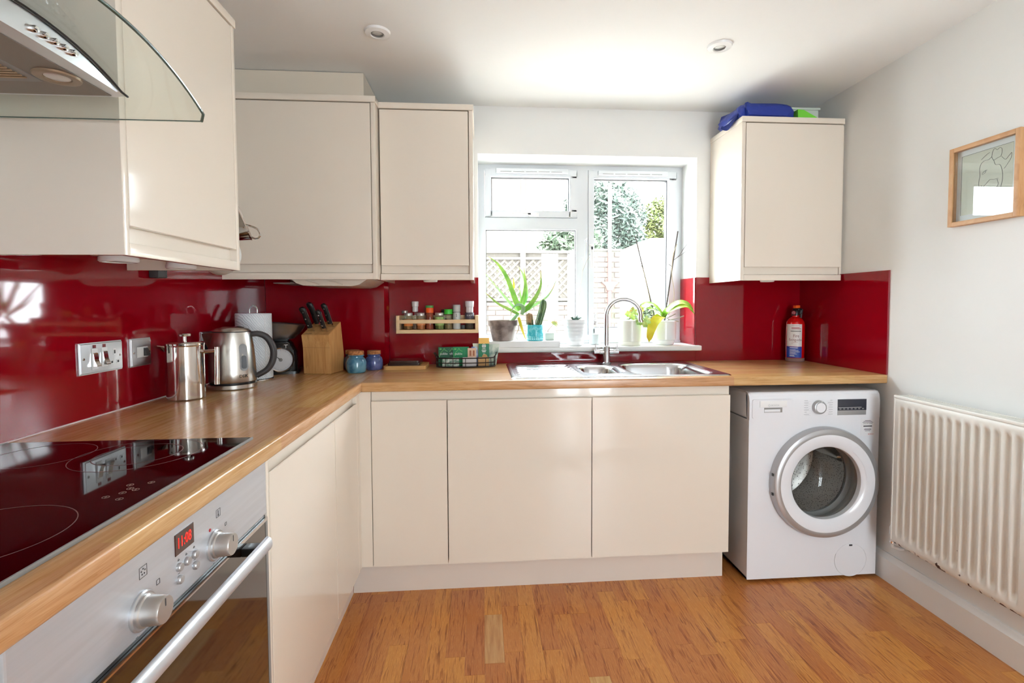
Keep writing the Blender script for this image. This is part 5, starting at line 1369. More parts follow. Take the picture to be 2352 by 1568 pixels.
part('title_lettering', bm, mat('maroon_print', (120, 40, 40), 0.6), lw, local=True)
bm = NB()
def bars(bm, rows, u0, r=0.0473):
    f = cyl(AC, r)
    for z, w_, hh_ in rows:
        n_ = max(2, int(w_/0.006))
        A = [f(u0+w_*i/n_, z-hh_) for i in range(n_+1)]; B = [f(u0+w_*i/n_, z+hh_) for i in range(n_+1)]
        rings_mesh(bm, [A, B], closed_ring=False)
bars(bm, [(0.196, 0.040, 0.0008), (0.185, 0.040, 0.0016), (0.179, 0.048, 0.0016), (0.106, 0.034, 0.0006), (0.098, 0.010, 0.0006)], -0.020)
part('small_print', bm, mat('red_small_print', (170, 70, 70), 0.6), lw, local=True)
bm = NB(); bars(bm, [(0.166, 0.052, 0.0028)], -0.024); part('brand_strip', bm, M_MIDGREY, lw, local=True)
bm = NB(); bars(bm, [(0.076, 0.040, 0.0016), (0.066, 0.030, 0.001), (0.060, 0.044, 0.001), (0.054, 0.052, 0.001), (0.048, 0.030, 0.001), (0.042, 0.036, 0.001), (0.035, 0.024, 0.001), (0.030, 0.026, 0.001)], -0.028)
part('instruction_print', bm, M_PRINTW, lbx, local=True)
vh = part('valve_head', lathe(NB(), [(0.019, 0.250), (0.020, 0.254), (0.020, 0.272), (0.016, 0.280), (0.0, 0.280)], 28), M_BLACK, ex, local=True)
part('trigger', BX(-0.012, 0.012, -0.034, 0.012, 0.278, 0.290, bev=0.003), M_BLACK, vh, local=True)
part('orange_seal', BX(-0.0115, 0.0115, -0.020, 0.006, 0.2905, 0.306, bev=0.002), M_ORANGE, vh, local=True)
part('pressure_gauge', lathe(NB(), [(0.0, 0.010), (0.010, 0.010), (0.0115, 0.006), (0.0115, 0.0)], 24, (-0.018, -0.010, 0.266), (-0.8, -0.6, 0)), M_CHROME, vh, local=True)
part('nozzle', tube(NB(), [(0.018, 0.0, 0.262), (0.030, -0.004, 0.266), (0.034, -0.004, 0.285)], [0.009, 0.009, 0.008], 12), M_GREYPL, vh, local=True)
part('carry_strap', tube(NB(), spline([(0.030, -0.004, 0.284), (0.036, 0.0, 0.262), (0.037, 0.004, 0.236)], 4), 0.006, 10), M_GREYPL, vh, local=True)

# ------------------------------------------------------------------ plants and pots on the window sill
SZ = 0.9985
def S(a, b, y=0.05):
    """drawing units (1 unit = 2.45 mm) on the sill: a to the right, b downwards"""
    return (1.148+(a-1121)*0.002451, y, 1.141-(b-735)*0.0024)
tag(obj('sill_tray', prism(NB(), rrect(1.112, 1.533, -0.036, 0.115, 0.004, 3), 'z', SZ+0.0005, 1.0295), M_TRIM), 'flat white board on the sill under the terracotta pot', 'tray')
TZ = 1.030
# aloe
al = thing('potted_aloe', 'aloe with long arching leaves in a weathered terracotta pot', 'plant', (1.229, 0.05, TZ))
part('pot', lathe(NB(), [(0.0, 0.0), (0.056, 0.0), (0.058, 0.003), (0.074, 0.082), (0.080, 0.083), (0.0815, 0.087), (0.0825, 0.110), (0.080, 0.112), (0.075, 0.110), (0.072, 0.098), (0.0, 0.098)], 48, (0, 0, 0)), M_TERRA, al, local=True)
part('soil', lathe(NB(), [(0.0, 0.104), (0.04, 0.103), (0.0722, 0.100)], 32, cap1=False), M_SOIL, al, local=True)
def leaf(parent, pts, w0, m, name='leaf', flat=0.35, wmid=1.0, up=(0, -1, 0)):
    P = spline(pts, 7); n = len(P)
    rr = []
    for i in range(n):
        t = i/(n-1)
        rr.append(max(0.0009, w0*(0.75+0.25*min(1, t*6))*(wmid if False else 1.0)*(1-t**1.6)+0.0006))
    part(name, tube(NB(), P, rr, 10, flat=flat, up=up), m, parent)
part('stem', tube(NB(), spline([(1.262, 0.05, 1.122), (1.290, 0.048, 1.150), (1.312, 0.045, 1.175)], 5), [0.010]*11, 10), M_ALOE2, al)
B0 = lambda y: S(1191, 722, y)
leaf(al, [S(1193, 712, .045), S(1183, 690, .05), S(1165, 640, .06), S(1145, 608, .06), S(1123, 590, .055)], 0.0165, M_ALOE)
leaf(al, [S(1190, 715, .06), S(1172, 697, .075), S(1152, 672, .085), S(1130, 645, .09), S(1109, 620, .09)], 0.0085, M_ALOE2)
leaf(al, [S(1190, 722, .04), S(1172, 712, .03), S(1145, 698, .02), S(1128, 684, .015), S(1115, 672, .01)], 0.0085, M_ALOE)
leaf(al, [S(1197, 705, .06), S(1207, 680, .075), S(1206, 650, .08), S(1200, 628, .08), S(1190, 612, .08)], 0.0125, M_ALOE2)
leaf(al, [S(1194, 706, .04), S(1202, 680, .04), S(1205, 650, .045), S(1202, 616, .05)], 0.0150, M_ALOE)
leaf(al, [S(1199, 715, .035), S(1213, 702, .02), S(1228, 680, .01), S(1238, 655, .01), S(1238, 622, .015)], 0.0150, M_ALOE)
leaf(al, [S(1202, 716, .06), S(1222, 703, .075), S(1248, 688, .085), S(1266, 668, .09), S(1280, 636, .09)], 0.0095, M_ALOE2)
leaf(al, [S(1195, 700, .07), S(1196, 680, .09), S(1192, 656, .10)], 0.0055, M_ALOE2)
leaf(al, [S(1181, 662, .10), S(1180, 648, .10), S(1180, 638, .10)], 0.0050, M_YELLOWLEAF)
leaf(al, [S(1196, 722, .03), S(1199, 706, .015), S(1188, 699, .005), S(1175, 708, .0), S(1170, 726, .0)], 0.0120, M_ALOE2, up=(0, -1, 0.3))
leaf(al, [S(1189, 729, .03), S(1194, 748, .015), S(1199, 765, .010), S(1205, 781, .010)], 0.0085, M_YELLOWLEAF)
part('dry_root', tube(NB(), spline([S(1192, 735, .03), S(1188, 755, .02), S(1183, 770, .02), S(1187, 780, .02)], 5), 0.0012, 6), M_STEM, al)
# cactus in a turquoise pot
ca = thing('potted_cactus', 'two columnar cacti in a turquoise patterned pot', 'plant', (1.404, 0.035, TZ))
part('pot', lathe(NB(), [(0.0, 0.0), (0.044, 0.0), (0.0455, 0.003), (0.0455, 0.084), (0.0440, 0.086), (0.0415, 0.084), (0.041, 0.074), (0.0, 0.074)], 44), M_TURQ, ca, local=True)
part('soil', lathe(NB(), [(0.0, 0.080), (0.0412, 0.077)], 24, cap1=False), M_SOIL, ca, local=True)
pb = NB()
for i in range(26):
    a = 2*PI*i/26
    c_, s_ = math.cos(a), math.sin(a)
    lathe(pb, [(0.0, 0.0004), (0.0034, 0.0004), (0.0034, 0.0)], 6, (0.0455*c_, 0.0455*s_, 0.010), (c_, s_, 0))
    box(pb, 0.0455*c_-0.0015, 0.0455*c_+0.0015, 0.0457*s_-0.0015, 0.0457*s_+0.0015, 0.018, 0.022)
part('white_pattern', pb, mat('pale_turquoise', (206, 238, 240), 0.4), ca, local=True)['kind'] = 'stuff'
def ribbed(parent, pts, r, m, n=6):
    P = spline(pts, 6); N_ = len(P)
    R = []; T_ = []
    for i in range(N_):
        a = P[max(0, i-1)]; b = P[min(N_-1, i+1)]; T_.append((b-a).normalized())
    nr = T_[0].orthogonal()
    for i in range(N_):
        nr = (nr-T_[i]*nr.dot(T_[i])).normalized(); bi = T_[i].cross(nr); t = i/(N_-1)
        k = r*min(1.0, 0.55+3*t)*math.sqrt(max(0.02, 1-max(0, (t-0.82)/0.18)**2))
        R.append([P[i]+nr*(k*(1+0.22*math.cos(n*q))*math.cos(q))+bi*(k*(1+0.22*math.cos(n*q))*math.sin(q)) for q in [2*PI*j/36 for j in range(36)]])
    c = part('cactus_stem', rings_mesh(NB(), R), m, parent)
    sp_ = NB()
    for i in range(1, N_, 1):
        for j in range(0, 36, 6):
            p = R[i][j]; d = (p-P[i]).normalized()
            for e in (0.5, -0.5):
                tube(sp_, [p, p+d*0.004+T_[i]*0.004*e], [0.0005, 0.0002], 3)
    so_ = part('spines', sp_, M_SPINE, c); so_['kind'] = 'stuff'
ribbed(ca, [(1.380, 0.035, 1.100), (1.376, 0.035, 1.140), (1.372, 0.036, 1.180)], 0.0155, M_CACTUS2)
ribbed(ca, [(1.418, 0.038, 1.100), (1.432, 0.038, 1.150), (1.448, 0.038, 1.205), (1.453, 0.038, 1.255)], 0.0160, M_CACTUS)
# seedling in a small square pot
sd_ = thing('seedling_pot', 'seedling with a leaning stem in a small pale square pot', 'plant', (1.487, 0.05, TZ))
part('pot', BX(1.462, 1.512, 0.035, 0.085, TZ+0.0003, TZ+0.040, bev=0.003), M_TRANSL, sd_)
part('stem', tube(NB(), spline([(1.478, 0.06, 1.068), (1.482, 0.06, 1.085), (1.500, 0.055, 1.105), (1.508, 0.052, 1.116)], 4), 0.0016, 6), M_STEM, sd_)
for k in range(7):
    a = -0.9+k*0.55
    c = Vector((1.510, 0.051, 1.118)); e = c+Vector((0.026*math.sin(a), -0.006, 0.020*math.cos(a)))
    leaf(sd_, [c, (c+e)/2+Vector((0, 0, 0.003)), e], 0.0050, M_TRAIL)
sh = thing('seedling', 'small bright green shoot behind the cactus pot', 'plant', (1.436, 0.10, TZ))
part('stem', tube(NB(), [(1.436, 0.10, TZ), (1.434, 0.10, 1.135)], 0.0014, 6), M_STEM, sh)
for k in range(7):
    z = 1.085+k*0.008; sgn = -1 if k % 2 else 1
    leaf(sh, [(1.434, 0.10, z), (1.434+sgn*0.010, 0.098, z+0.006), (1.434+sgn*0.020, 0.095, z+0.004)], 0.0048, M_TRAIL)
# white wavy pot
def wavy_pot(parent, x, y, z, prof_r, h, waves, amp, m, seg=44):
    R = []
    n = 44
    for i in range(n+1):
        t = i/n; r = prof_r(t)+amp*math.sin(t*waves*2*PI)
        R.append([(x+(r+amp*0.8*math.sin(q*3+t*9))*math.cos(q), y+(r+amp*0.8*math.sin(q*3+t*9))*math.sin(q), z+h*t) for q in [2*PI*j/seg for j in range(seg)]])
    r = prof_r(1.0)-0.005
    for dz in (0.0, -0.012): R.append([(x+r*math.cos(q), y+r*math.sin(q), z+h+dz) for q in [2*PI*j/seg for j in range(seg)]])
    part('pot', rings_mesh(NB(), R), m, parent)
ha = thing('potted_haworthia', 'small spiky dark succulent in a wavy white pot', 'plant', (1.630, 0.05, SZ))
wavy_pot(ha, 1.630, 0.05, SZ+0.0003, lambda t: 0.041+0.023*min(1, t*1.15)**0.8, 0.143, 7, 0.0010, M_CERAM)
part('soil', lathe(NB(), [(0.0, 0.002), (0.0585, 0.0)], 24, (1.630, 0.05, 1.131), cap1=False), M_SOIL, ha)
for k in range(18):
    a = 2*PI*k/18*2.4; r = 0.014+0.030*((k*7) % 18)/18; z = 1.150+0.022*(1-r/0.046)
    c = Vector((1.630, 0.05, 1.130))
    leaf(ha, [c, c+Vector((r*0.5*math.cos(a), r*0.5*math.sin(a), 0.016)), c+Vector((r*math.cos(a), r*math.sin(a), z-1.130))], 0.0046, M_HAWOR)
fs_ = part('flower_stalk', tube(NB(), spline([(1.632, 0.05, 1.14), (1.655, 0.05, 1.28), (1.672, 0.045, 1.42), (1.690, 0.04, 1.56)], 6), 0.0011, 6), mat('pale_stalk', (222, 222, 206), 0.7), ha)
for p in ((1.690, 0.04, 1.565), (1.694, 0.04, 1.585), (1.686, 0.038, 1.578), (1.668, 0.045, 1.48), (1.712, 0.04, 1.492)):
    part('floret', lathe(NB(), [(0.0, -0.007), (0.003, -0.003), (0.0045, 0.002), (0.0, 0.005)], 8, p, (0.3, 0, 1)), M_PAPER, fs_)
part('side_stalk', tube(NB(), [(1.671, 0.045, 1.41), (1.695, 0.04, 1.47), (1.712, 0.04, 1.49)], 0.0008, 5), M_DRYSTEM, fs_)
# soap dispenser behind the tap
so = thing('soap_dispenser', 'clear soap bottle with a steel pump behind the tap', 'soap dispenser', (1.752, 0.10, SZ))
part('bottle', lathe(NB(), [(0.0, 0.0), (0.030, 0.0), (0.032, 0.004), (0.032, 0.088), (0.026, 0.104), (0.012, 0.110), (0.012, 0.116)], 32, (1.752, 0.10, SZ+0.0003), cap1=False), M_JARGLASS, so)
part('liquid', lathe(NB(), [(0.0, 0.003), (0.029, 0.003), (0.0305, 0.006), (0.0305, 0.060), (0.0, 0.060)], 28, (1.752, 0.10, SZ)), mat('soap_liquid', (232, 236, 238), 0.3), so)
pu = part('pump_collar', lathe(NB(), [(0.0145, 0.112), (0.0145, 0.134), (0.008, 0.137), (0.0, 0.137)], 24, (1.752, 0.10, SZ), cap0=True), M_STEEL, so)
part('pump_head', tube(NB(), [(1.752, 0.10, SZ+0.135), (1.752, 0.10, SZ+0.172), (1.752, 0.07, SZ+0.176)], [0.004, 0.005, 0.004], 10), M_STEEL, pu)
# cream pot with trailing leaves
pe = thing('potted_trailing_plant', 'pale crinkled leaves spilling from a smooth cream pot', 'plant', (1.940, 0.05, SZ))
part('pot', lathe(NB(), [(0.0, 0.0), (0.060, 0.0), (0.062, 0.003), (0.0625, 0.020), (0.066, 0.022), (0.0685, 0.135), (0.066, 0.138), (0.062, 0.135), (0.060, 0.120), (0.0, 0.120)], 48, (1.940, 0.05, SZ+0.0003)), M_CERAM2, pe)
part('soil', lathe(NB(), [(0.0, 0.126), (0.0605, 0.122)], 28, (1.940, 0.05, SZ), cap1=False), M_SOIL, pe)
rp = random.Random(5)
def crinkle_leaf(parent, c, n_, r, m):
    n_ = Vector(n_).normalized(); X = n_.orthogonal().normalized(); Y = n_.cross(X); c = Vector(c)
    rings = []
    for k, hgt in ((0.03, 0.0), (0.35, 0.06), (0.7, 0.10), (1.0, 0.02)):
        rings.append([c + X*(r*k*math.cos(q)*(1+0.12*math.sin(q*7)*k)) + Y*(r*k*math.sin(q)*(1+0.12*math.sin(q*7)*k)) + n_*(r*(hgt+0.16*k*math.sin(q*5+1))) for q in [2*PI*j/28 for j in range(28)]])
    back = [[p - n_*0.0012 for p in g] for g in rings[::-1]]
    part('leaf', rings_mesh(NB(), rings+back), m, parent)
for a, b, y, r in ((1450, 715, .03, .024), (1462, 722, .0, .022), (1475, 735, -.025, .024), (1457, 738, -.025, .022), (1446, 728, .02, .020), (1468, 744, -.03, .020), (1480, 748, -.02, .020), (1440, 722, .05, .018), (1470, 712, .06, .02)):
    crinkle_leaf(pe, S(a, b, y), (rp.uniform(-0.5, 0.5), -1, rp.uniform(-0.1, 0.8)), r, M_TRAIL)
for a, b, y in ((1450, 715, .03), (1475, 735, -.025), (1457, 738, -.02)):
    part('stalk', tube(NB(), spline([(1.955, 0.04, 1.12), tuple((Vector(S(a, b, y))+Vector((1.955, 0.04, 1.15)))/2 + Vector((0, 0, 0.012))), S(a, b, y)], 4), 0.0016, 6), M_TRAIL, pe)
# orchid
orc = thing('potted_orchid', 'leggy orchid with strap leaves and two stakes in a ribbed white pot', 'plant', (2.138, 0.06, SZ))
R = [];  prof = [(0.0, 0.0), (0.052, 0.0), (0.056, 0.006), (0.060, 0.026), (0.067, 0.030)]
for i in range(14): prof += [(0.0672+0.0010, 0.034+i*0.0068), (0.0672, 0.0374+i*0.0068)]
prof += [(0.068, 0.131), (0.065, 0.133), (0.062, 0.130), (0.060, 0.112), (0.0, 0.112)]
part('pot', lathe(NB(), prof, 48, (2.138, 0.06, SZ+0.0003)), M_CERAM, orc)
part('bark', lathe(NB(), [(0.0, 0.120), (0.04, 0.118), (0.0605, 0.114)], 28, (2.138, 0.06, SZ), cap1=False), M_SOIL, orc)
oc = S(1522, 730, .05)
def broad(parent, pts, w, m, tilt):
    P = spline(pts, 8); n = len(P); R = []
    for i in range(n):
        t = i/(n-1); a = P[max(0, i-1)]; b = P[min(n-1, i+1)]; T_ = (b-a).normalized()
        s_ = T_.cross(Vector(tilt)).normalized(); u_ = s_.cross(T_).normalized()
        k = w*math.sqrt(max(0.0, math.sin(PI*min(1, t*0.86+0.12))))
        if t > 0.9: k *= (1-(t-0.9)/0.1*0.9)
        row = [P[i]+s_*(k*q)+u_*(0.12*k*abs(q)) for q in (-1, -0.5, 0, 0.5, 1)]
        R.append(row + [p-u_*0.0016 for p in row[::-1]])
    part('leaf', rings_mesh(NB(), R), m, parent)
broad(orc, [oc, S(1513, 715, .04), S(1495, 700, .03), S(1478, 698, .02), S(1466, 703, .02)], 0.022, M_ORCHID, (0, -0.55, 1))
broad(orc, [oc, S(1508, 720, .02), S(1490, 711, .0), S(1475, 709, -.01)], 0.020, M_ORCHID, (0, -0.55, 1))
broad(orc, [oc, S(1530, 712, .03), S(1548, 697, .0), S(1566, 699, -.02), S(1582, 722, -.03)], 0.024, M_ORCHID, (0, -0.6, 1))
broad(orc, [oc, S(1532, 716, .0), S(1546, 706, -.03), S(1562, 704, -.04), S(1576, 714, -.045)], 0.020, M_ORCHID, (0, -0.6, 1))
broad(orc, [oc, S(1508, 728, .0), S(1490, 740, -.035), S(1480, 762, -.045), S(1476, 786, -.045)], 0.026, M_YELLOWLEAF, (-0.6, -1, 0.25))
def stick(pts, r, m, nm='stake'): part(nm, tube(NB(), pts, r, 7), m, orc)
stick([S(1504, 738, .05), S(1485, 660, .05), S(1470, 600, .05), S(1456, 543, .05)], [0.0040, 0.0036, 0.0032, 0.0026], M_STAKE)
stick([S(1525, 738, .05), S(1533, 680, .05), S(1543, 610, .05), S(1555, 530, .05)], [0.0040, 0.0040, 0.0040, 0.0034], M_STAKE)
stick(spline([S(1502, 736, .04), S(1493, 718, .04), S(1490, 690, .045), S(1476, 625, .048), S(1470, 610, .048)], 5), 0.0020, M_DRYSTEM, 'flower_spike')
stick(spline([S(1532, 725, .04), S(1541, 705, .03), S(1544, 670, .03), S(1541, 632, .045), S(1543, 590, .045), S(1552, 560, .045)], 5), 0.0020, M_DRYSTEM, 'flower_spike')
for pts in ([S(1544, 598, .045), S(1556, 588, .04), S(1566, 572, .035), S(1574, 562, .03), S(1590, 564, .03)], [S(1545, 597, .045), S(1562, 585, .04), S(1574, 576, .035), S(1588, 574, .03)], [S(1541, 612, .045), S(1533, 607, .04)], [S(1543, 590, .045), S(1545, 580, .05)]):
    stick(spline(pts, 4), 0.0012, M_STAKE, 'dry_twig')
for pts in ([S(1522, 734, .03), S(1532, 728, .0), S(1542, 722, -.01)], [S(1530, 738, .03), S(1548, 732, .0), S(1561, 727, -.01)], [S(1512, 737, .03), S(1520, 731, .0), S(1528, 736, -.01)], [S(1526, 737, .03), S(1538, 737, -.005), S(1549, 740, -.01)]):
    stick(spline(pts, 4), 0.0022, M_ROOT, 'aerial_root')

# ------------------------------------------------------------------ things on top of the end wall cabinet
def bag():
    bm = NB(); rb = random.Random(3); R = []
    N_ = 26
    cx_, cy_ = 2.505, -0.235
    for k, (sc_, z) in enumerate(((0.90, 2.1290), (1.0, 2.137), (1.03, 2.155), (1.0, 2.178), (0.9, 2.196), (0.62, 2.208), (0.3, 2.214))):
        ring = []
        for i, (a, b) in enumerate(rrect(-0.145, 0.145, -0.10, 0.15, 0.05, 6)):
            w_ = 1+0.07*math.sin(i*1.9+k)+0.05*rb.uniform(-1, 1)
            ring.append((cx_+a*sc_*w_*0.97, cy_+b*sc_*w_*0.95, z+(0.006*rb.uniform(-1, 1) if k > 1 else 0)+0.0*a))
        R.append(ring)
    return rings_mesh(bm, R)
bg = thing('plastic_bag', 'crumpled blue plastic bag on top of the end wall cabinet', 'bag', (2.505, -0.21, 2.1285))
part('crumpled_film', bag(), M_BAGBLUE, bg, sharp=60)
fl = NB()
grid(fl, lambda u, v: (2.3655-0.003-0.010*math.sin(u*7)*0.3-0.006*v, -0.31+0.16*u, 2.150-0.05*v*(0.4+0.6*math.sin(PI*u))-0.0*u), 12, 6)
for f in list(fl.faces): pass
bmesh.ops.solidify(fl, geom=list(fl.faces), thickness=0.002)
part('hanging_flap', fl, M_BAGBLUE, bg)
lm = thing('lime_lid', 'lime green plastic lid leaning beside the blue bag', 'lid', (2.72, -0.22, 2.1285))
bm = NB(); rings_mesh(bm, [[(2.660, -0.325, 2.1295), (2.770, -0.325, 2.1295), (2.770, -0.285, 2.1295), (2.660, -0.285, 2.1295)], [(2.657, -0.327, 2.172), (2.690, -0.325, 2.170), (2.690, -0.283, 2.170), (2.657, -0.283, 2.172)]])
part('tray', bm, M_LIME, lm)
tb = thing('storage_box', 'frosted plastic storage box at the back of the end cabinet top', 'box', (2.75, -0.12, 2.1285))
part('tub', BX(2.670, 2.812, -0.260, -0.10, 2.129, 2.199, bev=0.008), M_TRANSL, tb)
part('rim', BX(2.665, 2.817, -0.265, -0.095, 2.196, 2.207, bev=0.003), M_TRANSL, tb)
bs = thing('small_bundle', 'little grey-blue bundle near the wall on the cabinet top', 'bundle', (2.85, -0.26, 2.1285))
part('roll', tube(NB(), spline([(2.815, -0.27, 2.137), (2.84, -0.26, 2.141), (2.870, -0.25, 2.137), (2.884, -0.25, 2.134)], 4), [0.004]+[0.0075]*11+[0.003], 10), mat('bundle_blue', (96, 104, 150), 0.5), bs)

# ------------------------------------------------------------------ garden outside the window
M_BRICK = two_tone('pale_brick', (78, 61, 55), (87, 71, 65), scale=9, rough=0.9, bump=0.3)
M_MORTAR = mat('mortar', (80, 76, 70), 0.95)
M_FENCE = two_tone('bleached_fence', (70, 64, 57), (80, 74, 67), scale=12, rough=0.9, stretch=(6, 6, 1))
M_PAVE = mat('paving', (178, 174, 168), 0.9, var=0.06, vscale=3)
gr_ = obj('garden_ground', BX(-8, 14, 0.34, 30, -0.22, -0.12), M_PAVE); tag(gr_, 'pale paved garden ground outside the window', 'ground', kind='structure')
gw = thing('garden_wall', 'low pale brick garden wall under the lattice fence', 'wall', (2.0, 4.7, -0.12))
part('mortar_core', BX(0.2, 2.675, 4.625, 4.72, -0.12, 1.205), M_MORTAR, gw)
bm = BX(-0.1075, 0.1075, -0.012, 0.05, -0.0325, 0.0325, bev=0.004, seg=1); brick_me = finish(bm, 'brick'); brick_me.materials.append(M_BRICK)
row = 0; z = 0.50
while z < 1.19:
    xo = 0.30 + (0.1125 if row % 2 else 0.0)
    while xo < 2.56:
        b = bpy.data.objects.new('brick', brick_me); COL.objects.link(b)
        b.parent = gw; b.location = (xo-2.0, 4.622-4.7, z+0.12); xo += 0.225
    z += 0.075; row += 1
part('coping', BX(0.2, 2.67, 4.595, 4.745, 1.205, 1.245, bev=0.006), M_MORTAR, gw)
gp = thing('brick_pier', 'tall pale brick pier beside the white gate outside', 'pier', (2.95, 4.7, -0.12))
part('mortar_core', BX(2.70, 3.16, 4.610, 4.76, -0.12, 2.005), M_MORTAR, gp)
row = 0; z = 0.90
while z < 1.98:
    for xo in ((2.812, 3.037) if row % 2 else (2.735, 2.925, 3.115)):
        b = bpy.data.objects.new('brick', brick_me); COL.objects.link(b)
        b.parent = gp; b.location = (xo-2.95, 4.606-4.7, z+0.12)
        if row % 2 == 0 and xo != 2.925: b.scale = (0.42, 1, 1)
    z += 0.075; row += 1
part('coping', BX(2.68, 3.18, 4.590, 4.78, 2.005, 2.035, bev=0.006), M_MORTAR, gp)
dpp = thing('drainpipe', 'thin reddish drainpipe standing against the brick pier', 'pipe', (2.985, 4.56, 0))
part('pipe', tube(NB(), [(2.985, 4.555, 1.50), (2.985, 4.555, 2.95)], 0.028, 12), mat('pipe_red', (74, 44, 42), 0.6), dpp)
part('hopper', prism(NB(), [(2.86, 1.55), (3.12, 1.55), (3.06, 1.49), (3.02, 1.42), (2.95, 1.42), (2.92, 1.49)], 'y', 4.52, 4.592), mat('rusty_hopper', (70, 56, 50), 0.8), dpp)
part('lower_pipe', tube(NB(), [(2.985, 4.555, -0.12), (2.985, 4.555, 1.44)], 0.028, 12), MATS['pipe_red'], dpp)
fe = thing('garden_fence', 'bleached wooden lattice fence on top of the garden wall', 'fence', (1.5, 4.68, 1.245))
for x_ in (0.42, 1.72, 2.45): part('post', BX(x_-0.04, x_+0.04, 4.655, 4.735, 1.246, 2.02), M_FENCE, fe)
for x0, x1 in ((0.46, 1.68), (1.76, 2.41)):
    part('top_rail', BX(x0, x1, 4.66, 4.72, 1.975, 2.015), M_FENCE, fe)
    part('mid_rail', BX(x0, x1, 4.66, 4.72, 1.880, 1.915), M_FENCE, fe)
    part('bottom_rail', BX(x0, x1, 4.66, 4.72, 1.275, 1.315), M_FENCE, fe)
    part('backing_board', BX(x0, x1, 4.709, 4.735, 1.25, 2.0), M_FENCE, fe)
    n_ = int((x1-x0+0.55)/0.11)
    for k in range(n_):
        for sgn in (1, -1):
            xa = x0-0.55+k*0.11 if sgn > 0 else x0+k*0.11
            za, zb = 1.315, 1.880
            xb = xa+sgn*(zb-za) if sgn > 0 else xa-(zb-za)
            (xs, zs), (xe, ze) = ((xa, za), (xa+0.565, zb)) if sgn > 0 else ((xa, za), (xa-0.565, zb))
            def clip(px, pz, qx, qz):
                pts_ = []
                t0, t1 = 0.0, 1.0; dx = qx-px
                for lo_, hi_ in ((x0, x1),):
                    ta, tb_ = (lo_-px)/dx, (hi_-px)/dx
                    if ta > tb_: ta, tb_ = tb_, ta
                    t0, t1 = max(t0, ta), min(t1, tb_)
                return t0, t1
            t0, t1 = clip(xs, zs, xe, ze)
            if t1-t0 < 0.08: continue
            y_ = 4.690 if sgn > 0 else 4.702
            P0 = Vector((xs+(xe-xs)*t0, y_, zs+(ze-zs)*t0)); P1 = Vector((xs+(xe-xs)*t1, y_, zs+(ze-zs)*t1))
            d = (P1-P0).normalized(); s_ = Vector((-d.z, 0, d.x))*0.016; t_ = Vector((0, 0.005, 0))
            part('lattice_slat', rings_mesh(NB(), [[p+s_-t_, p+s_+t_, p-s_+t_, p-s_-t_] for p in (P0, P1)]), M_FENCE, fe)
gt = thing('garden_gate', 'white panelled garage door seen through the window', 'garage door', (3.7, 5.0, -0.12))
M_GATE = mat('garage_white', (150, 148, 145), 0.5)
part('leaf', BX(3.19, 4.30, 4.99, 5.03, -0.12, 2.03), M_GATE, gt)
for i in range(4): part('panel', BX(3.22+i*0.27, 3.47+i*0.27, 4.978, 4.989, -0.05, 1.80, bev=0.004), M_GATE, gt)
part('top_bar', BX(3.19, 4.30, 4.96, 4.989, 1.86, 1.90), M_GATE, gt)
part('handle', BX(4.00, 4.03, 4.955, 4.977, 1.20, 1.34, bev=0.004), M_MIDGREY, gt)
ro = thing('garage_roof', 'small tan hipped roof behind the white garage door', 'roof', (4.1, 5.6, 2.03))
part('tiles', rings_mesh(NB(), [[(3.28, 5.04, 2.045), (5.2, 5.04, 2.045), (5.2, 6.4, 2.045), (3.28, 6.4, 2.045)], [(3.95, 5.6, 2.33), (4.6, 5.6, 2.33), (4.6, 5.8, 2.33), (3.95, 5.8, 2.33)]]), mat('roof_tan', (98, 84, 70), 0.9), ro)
part('wall', BX(3.32, 5.15, 5.06, 6.36, -0.12, 2.044), mat('garage_render', (240, 238, 232), 0.9), ro)
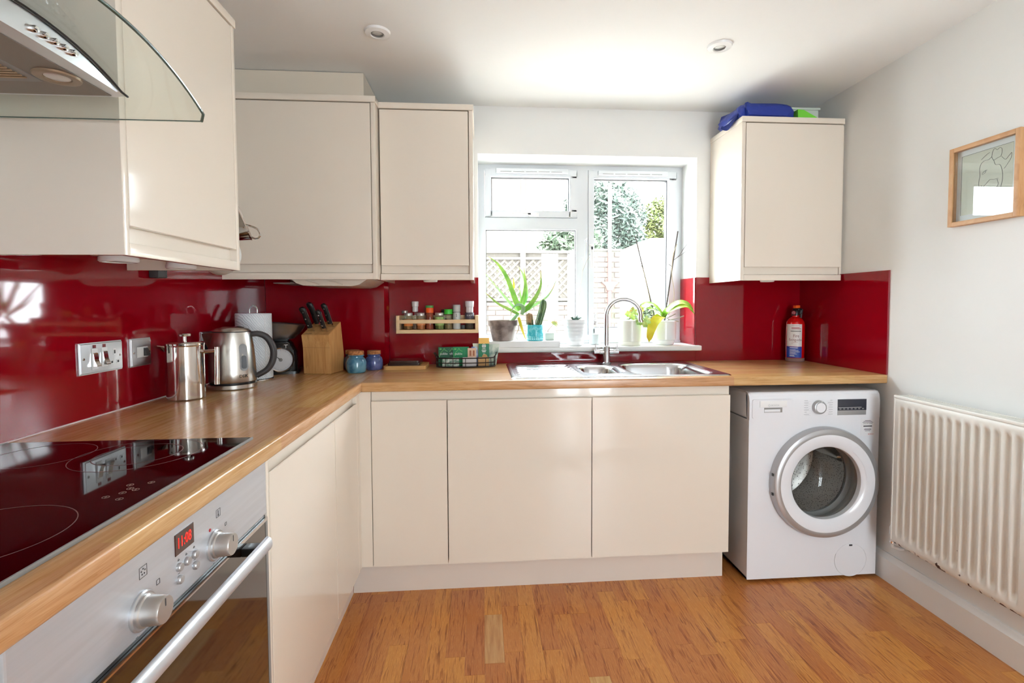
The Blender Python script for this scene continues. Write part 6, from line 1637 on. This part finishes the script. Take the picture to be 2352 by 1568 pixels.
# leafy bushes: each crown is a mass of small leaves on a twig core
def bush(name, label, x, y, z0, rx, ry, rz, n, seed, cols, cat='bush'):
    t = thing(name, label, cat, (x, y, -0.12), 0, 'greenery beyond the fence')
    part('trunk', tube(NB(), [(x, y, -0.12), (x+0.03, y, z0-rz*0.2), (x, y, z0+rz*0.4)], [0.06, 0.05, 0.03], 8), M_STEM, t)
    rr = random.Random(seed); bm = NB()
    for _ in range(n):
        u = rr.uniform(-1, 1); a = rr.uniform(0, 2*PI); s_ = math.sqrt(1-u*u); k = rr.uniform(0.55, 1.0)**0.5*(1+0.14*math.sin(a*5+u*6))
        c = Vector((x+rx*k*s_*math.cos(a), y+ry*k*s_*math.sin(a), z0+rz*k*u))
        d = Vector((rr.uniform(-1, 1), rr.uniform(-1, 1), rr.uniform(-0.6, 1))).normalized(); e = d.orthogonal().normalized()
        L = rr.uniform(0.05, 0.085); w_ = L*0.42; nn = d.cross(e)
        q = [c-d*L, c+e*w_+nn*0.006, c+d*L, c-e*w_+nn*0.006]
        bm.faces.new([bm.verts.new(p) for p in q])
    f = part('foliage', bm, two_tone('foliage_'+str(seed), cols[0], cols[1], scale=4, rough=0.6), t); f['kind'] = 'stuff'
bush('bush', 'round green bush peeping over the lattice fence', 2.62, 5.75, 2.20, 0.50, 0.4, 0.36, 4200, 1, ((60, 76, 54), (84, 94, 76)))
bush('tree', 'dense blue-green tree beyond the brick pier', 3.55, 7.4, 2.75, 0.85, 0.7, 1.0, 11000, 2, ((60, 74, 64), (82, 92, 82)), 'tree')
bush('bush', 'yellow-green shrub above the garage roof', 5.35, 8.6, 3.05, 0.70, 0.5, 0.6, 4800, 4, ((72, 84, 38), (92, 98, 54)))
bush('bush', 'low leafy plant in front of the white garage door', 3.62, 4.62, 0.95, 0.33, 0.22, 0.24, 1400, 6, ((58, 74, 48), (80, 90, 70)))
# neighbouring house far behind
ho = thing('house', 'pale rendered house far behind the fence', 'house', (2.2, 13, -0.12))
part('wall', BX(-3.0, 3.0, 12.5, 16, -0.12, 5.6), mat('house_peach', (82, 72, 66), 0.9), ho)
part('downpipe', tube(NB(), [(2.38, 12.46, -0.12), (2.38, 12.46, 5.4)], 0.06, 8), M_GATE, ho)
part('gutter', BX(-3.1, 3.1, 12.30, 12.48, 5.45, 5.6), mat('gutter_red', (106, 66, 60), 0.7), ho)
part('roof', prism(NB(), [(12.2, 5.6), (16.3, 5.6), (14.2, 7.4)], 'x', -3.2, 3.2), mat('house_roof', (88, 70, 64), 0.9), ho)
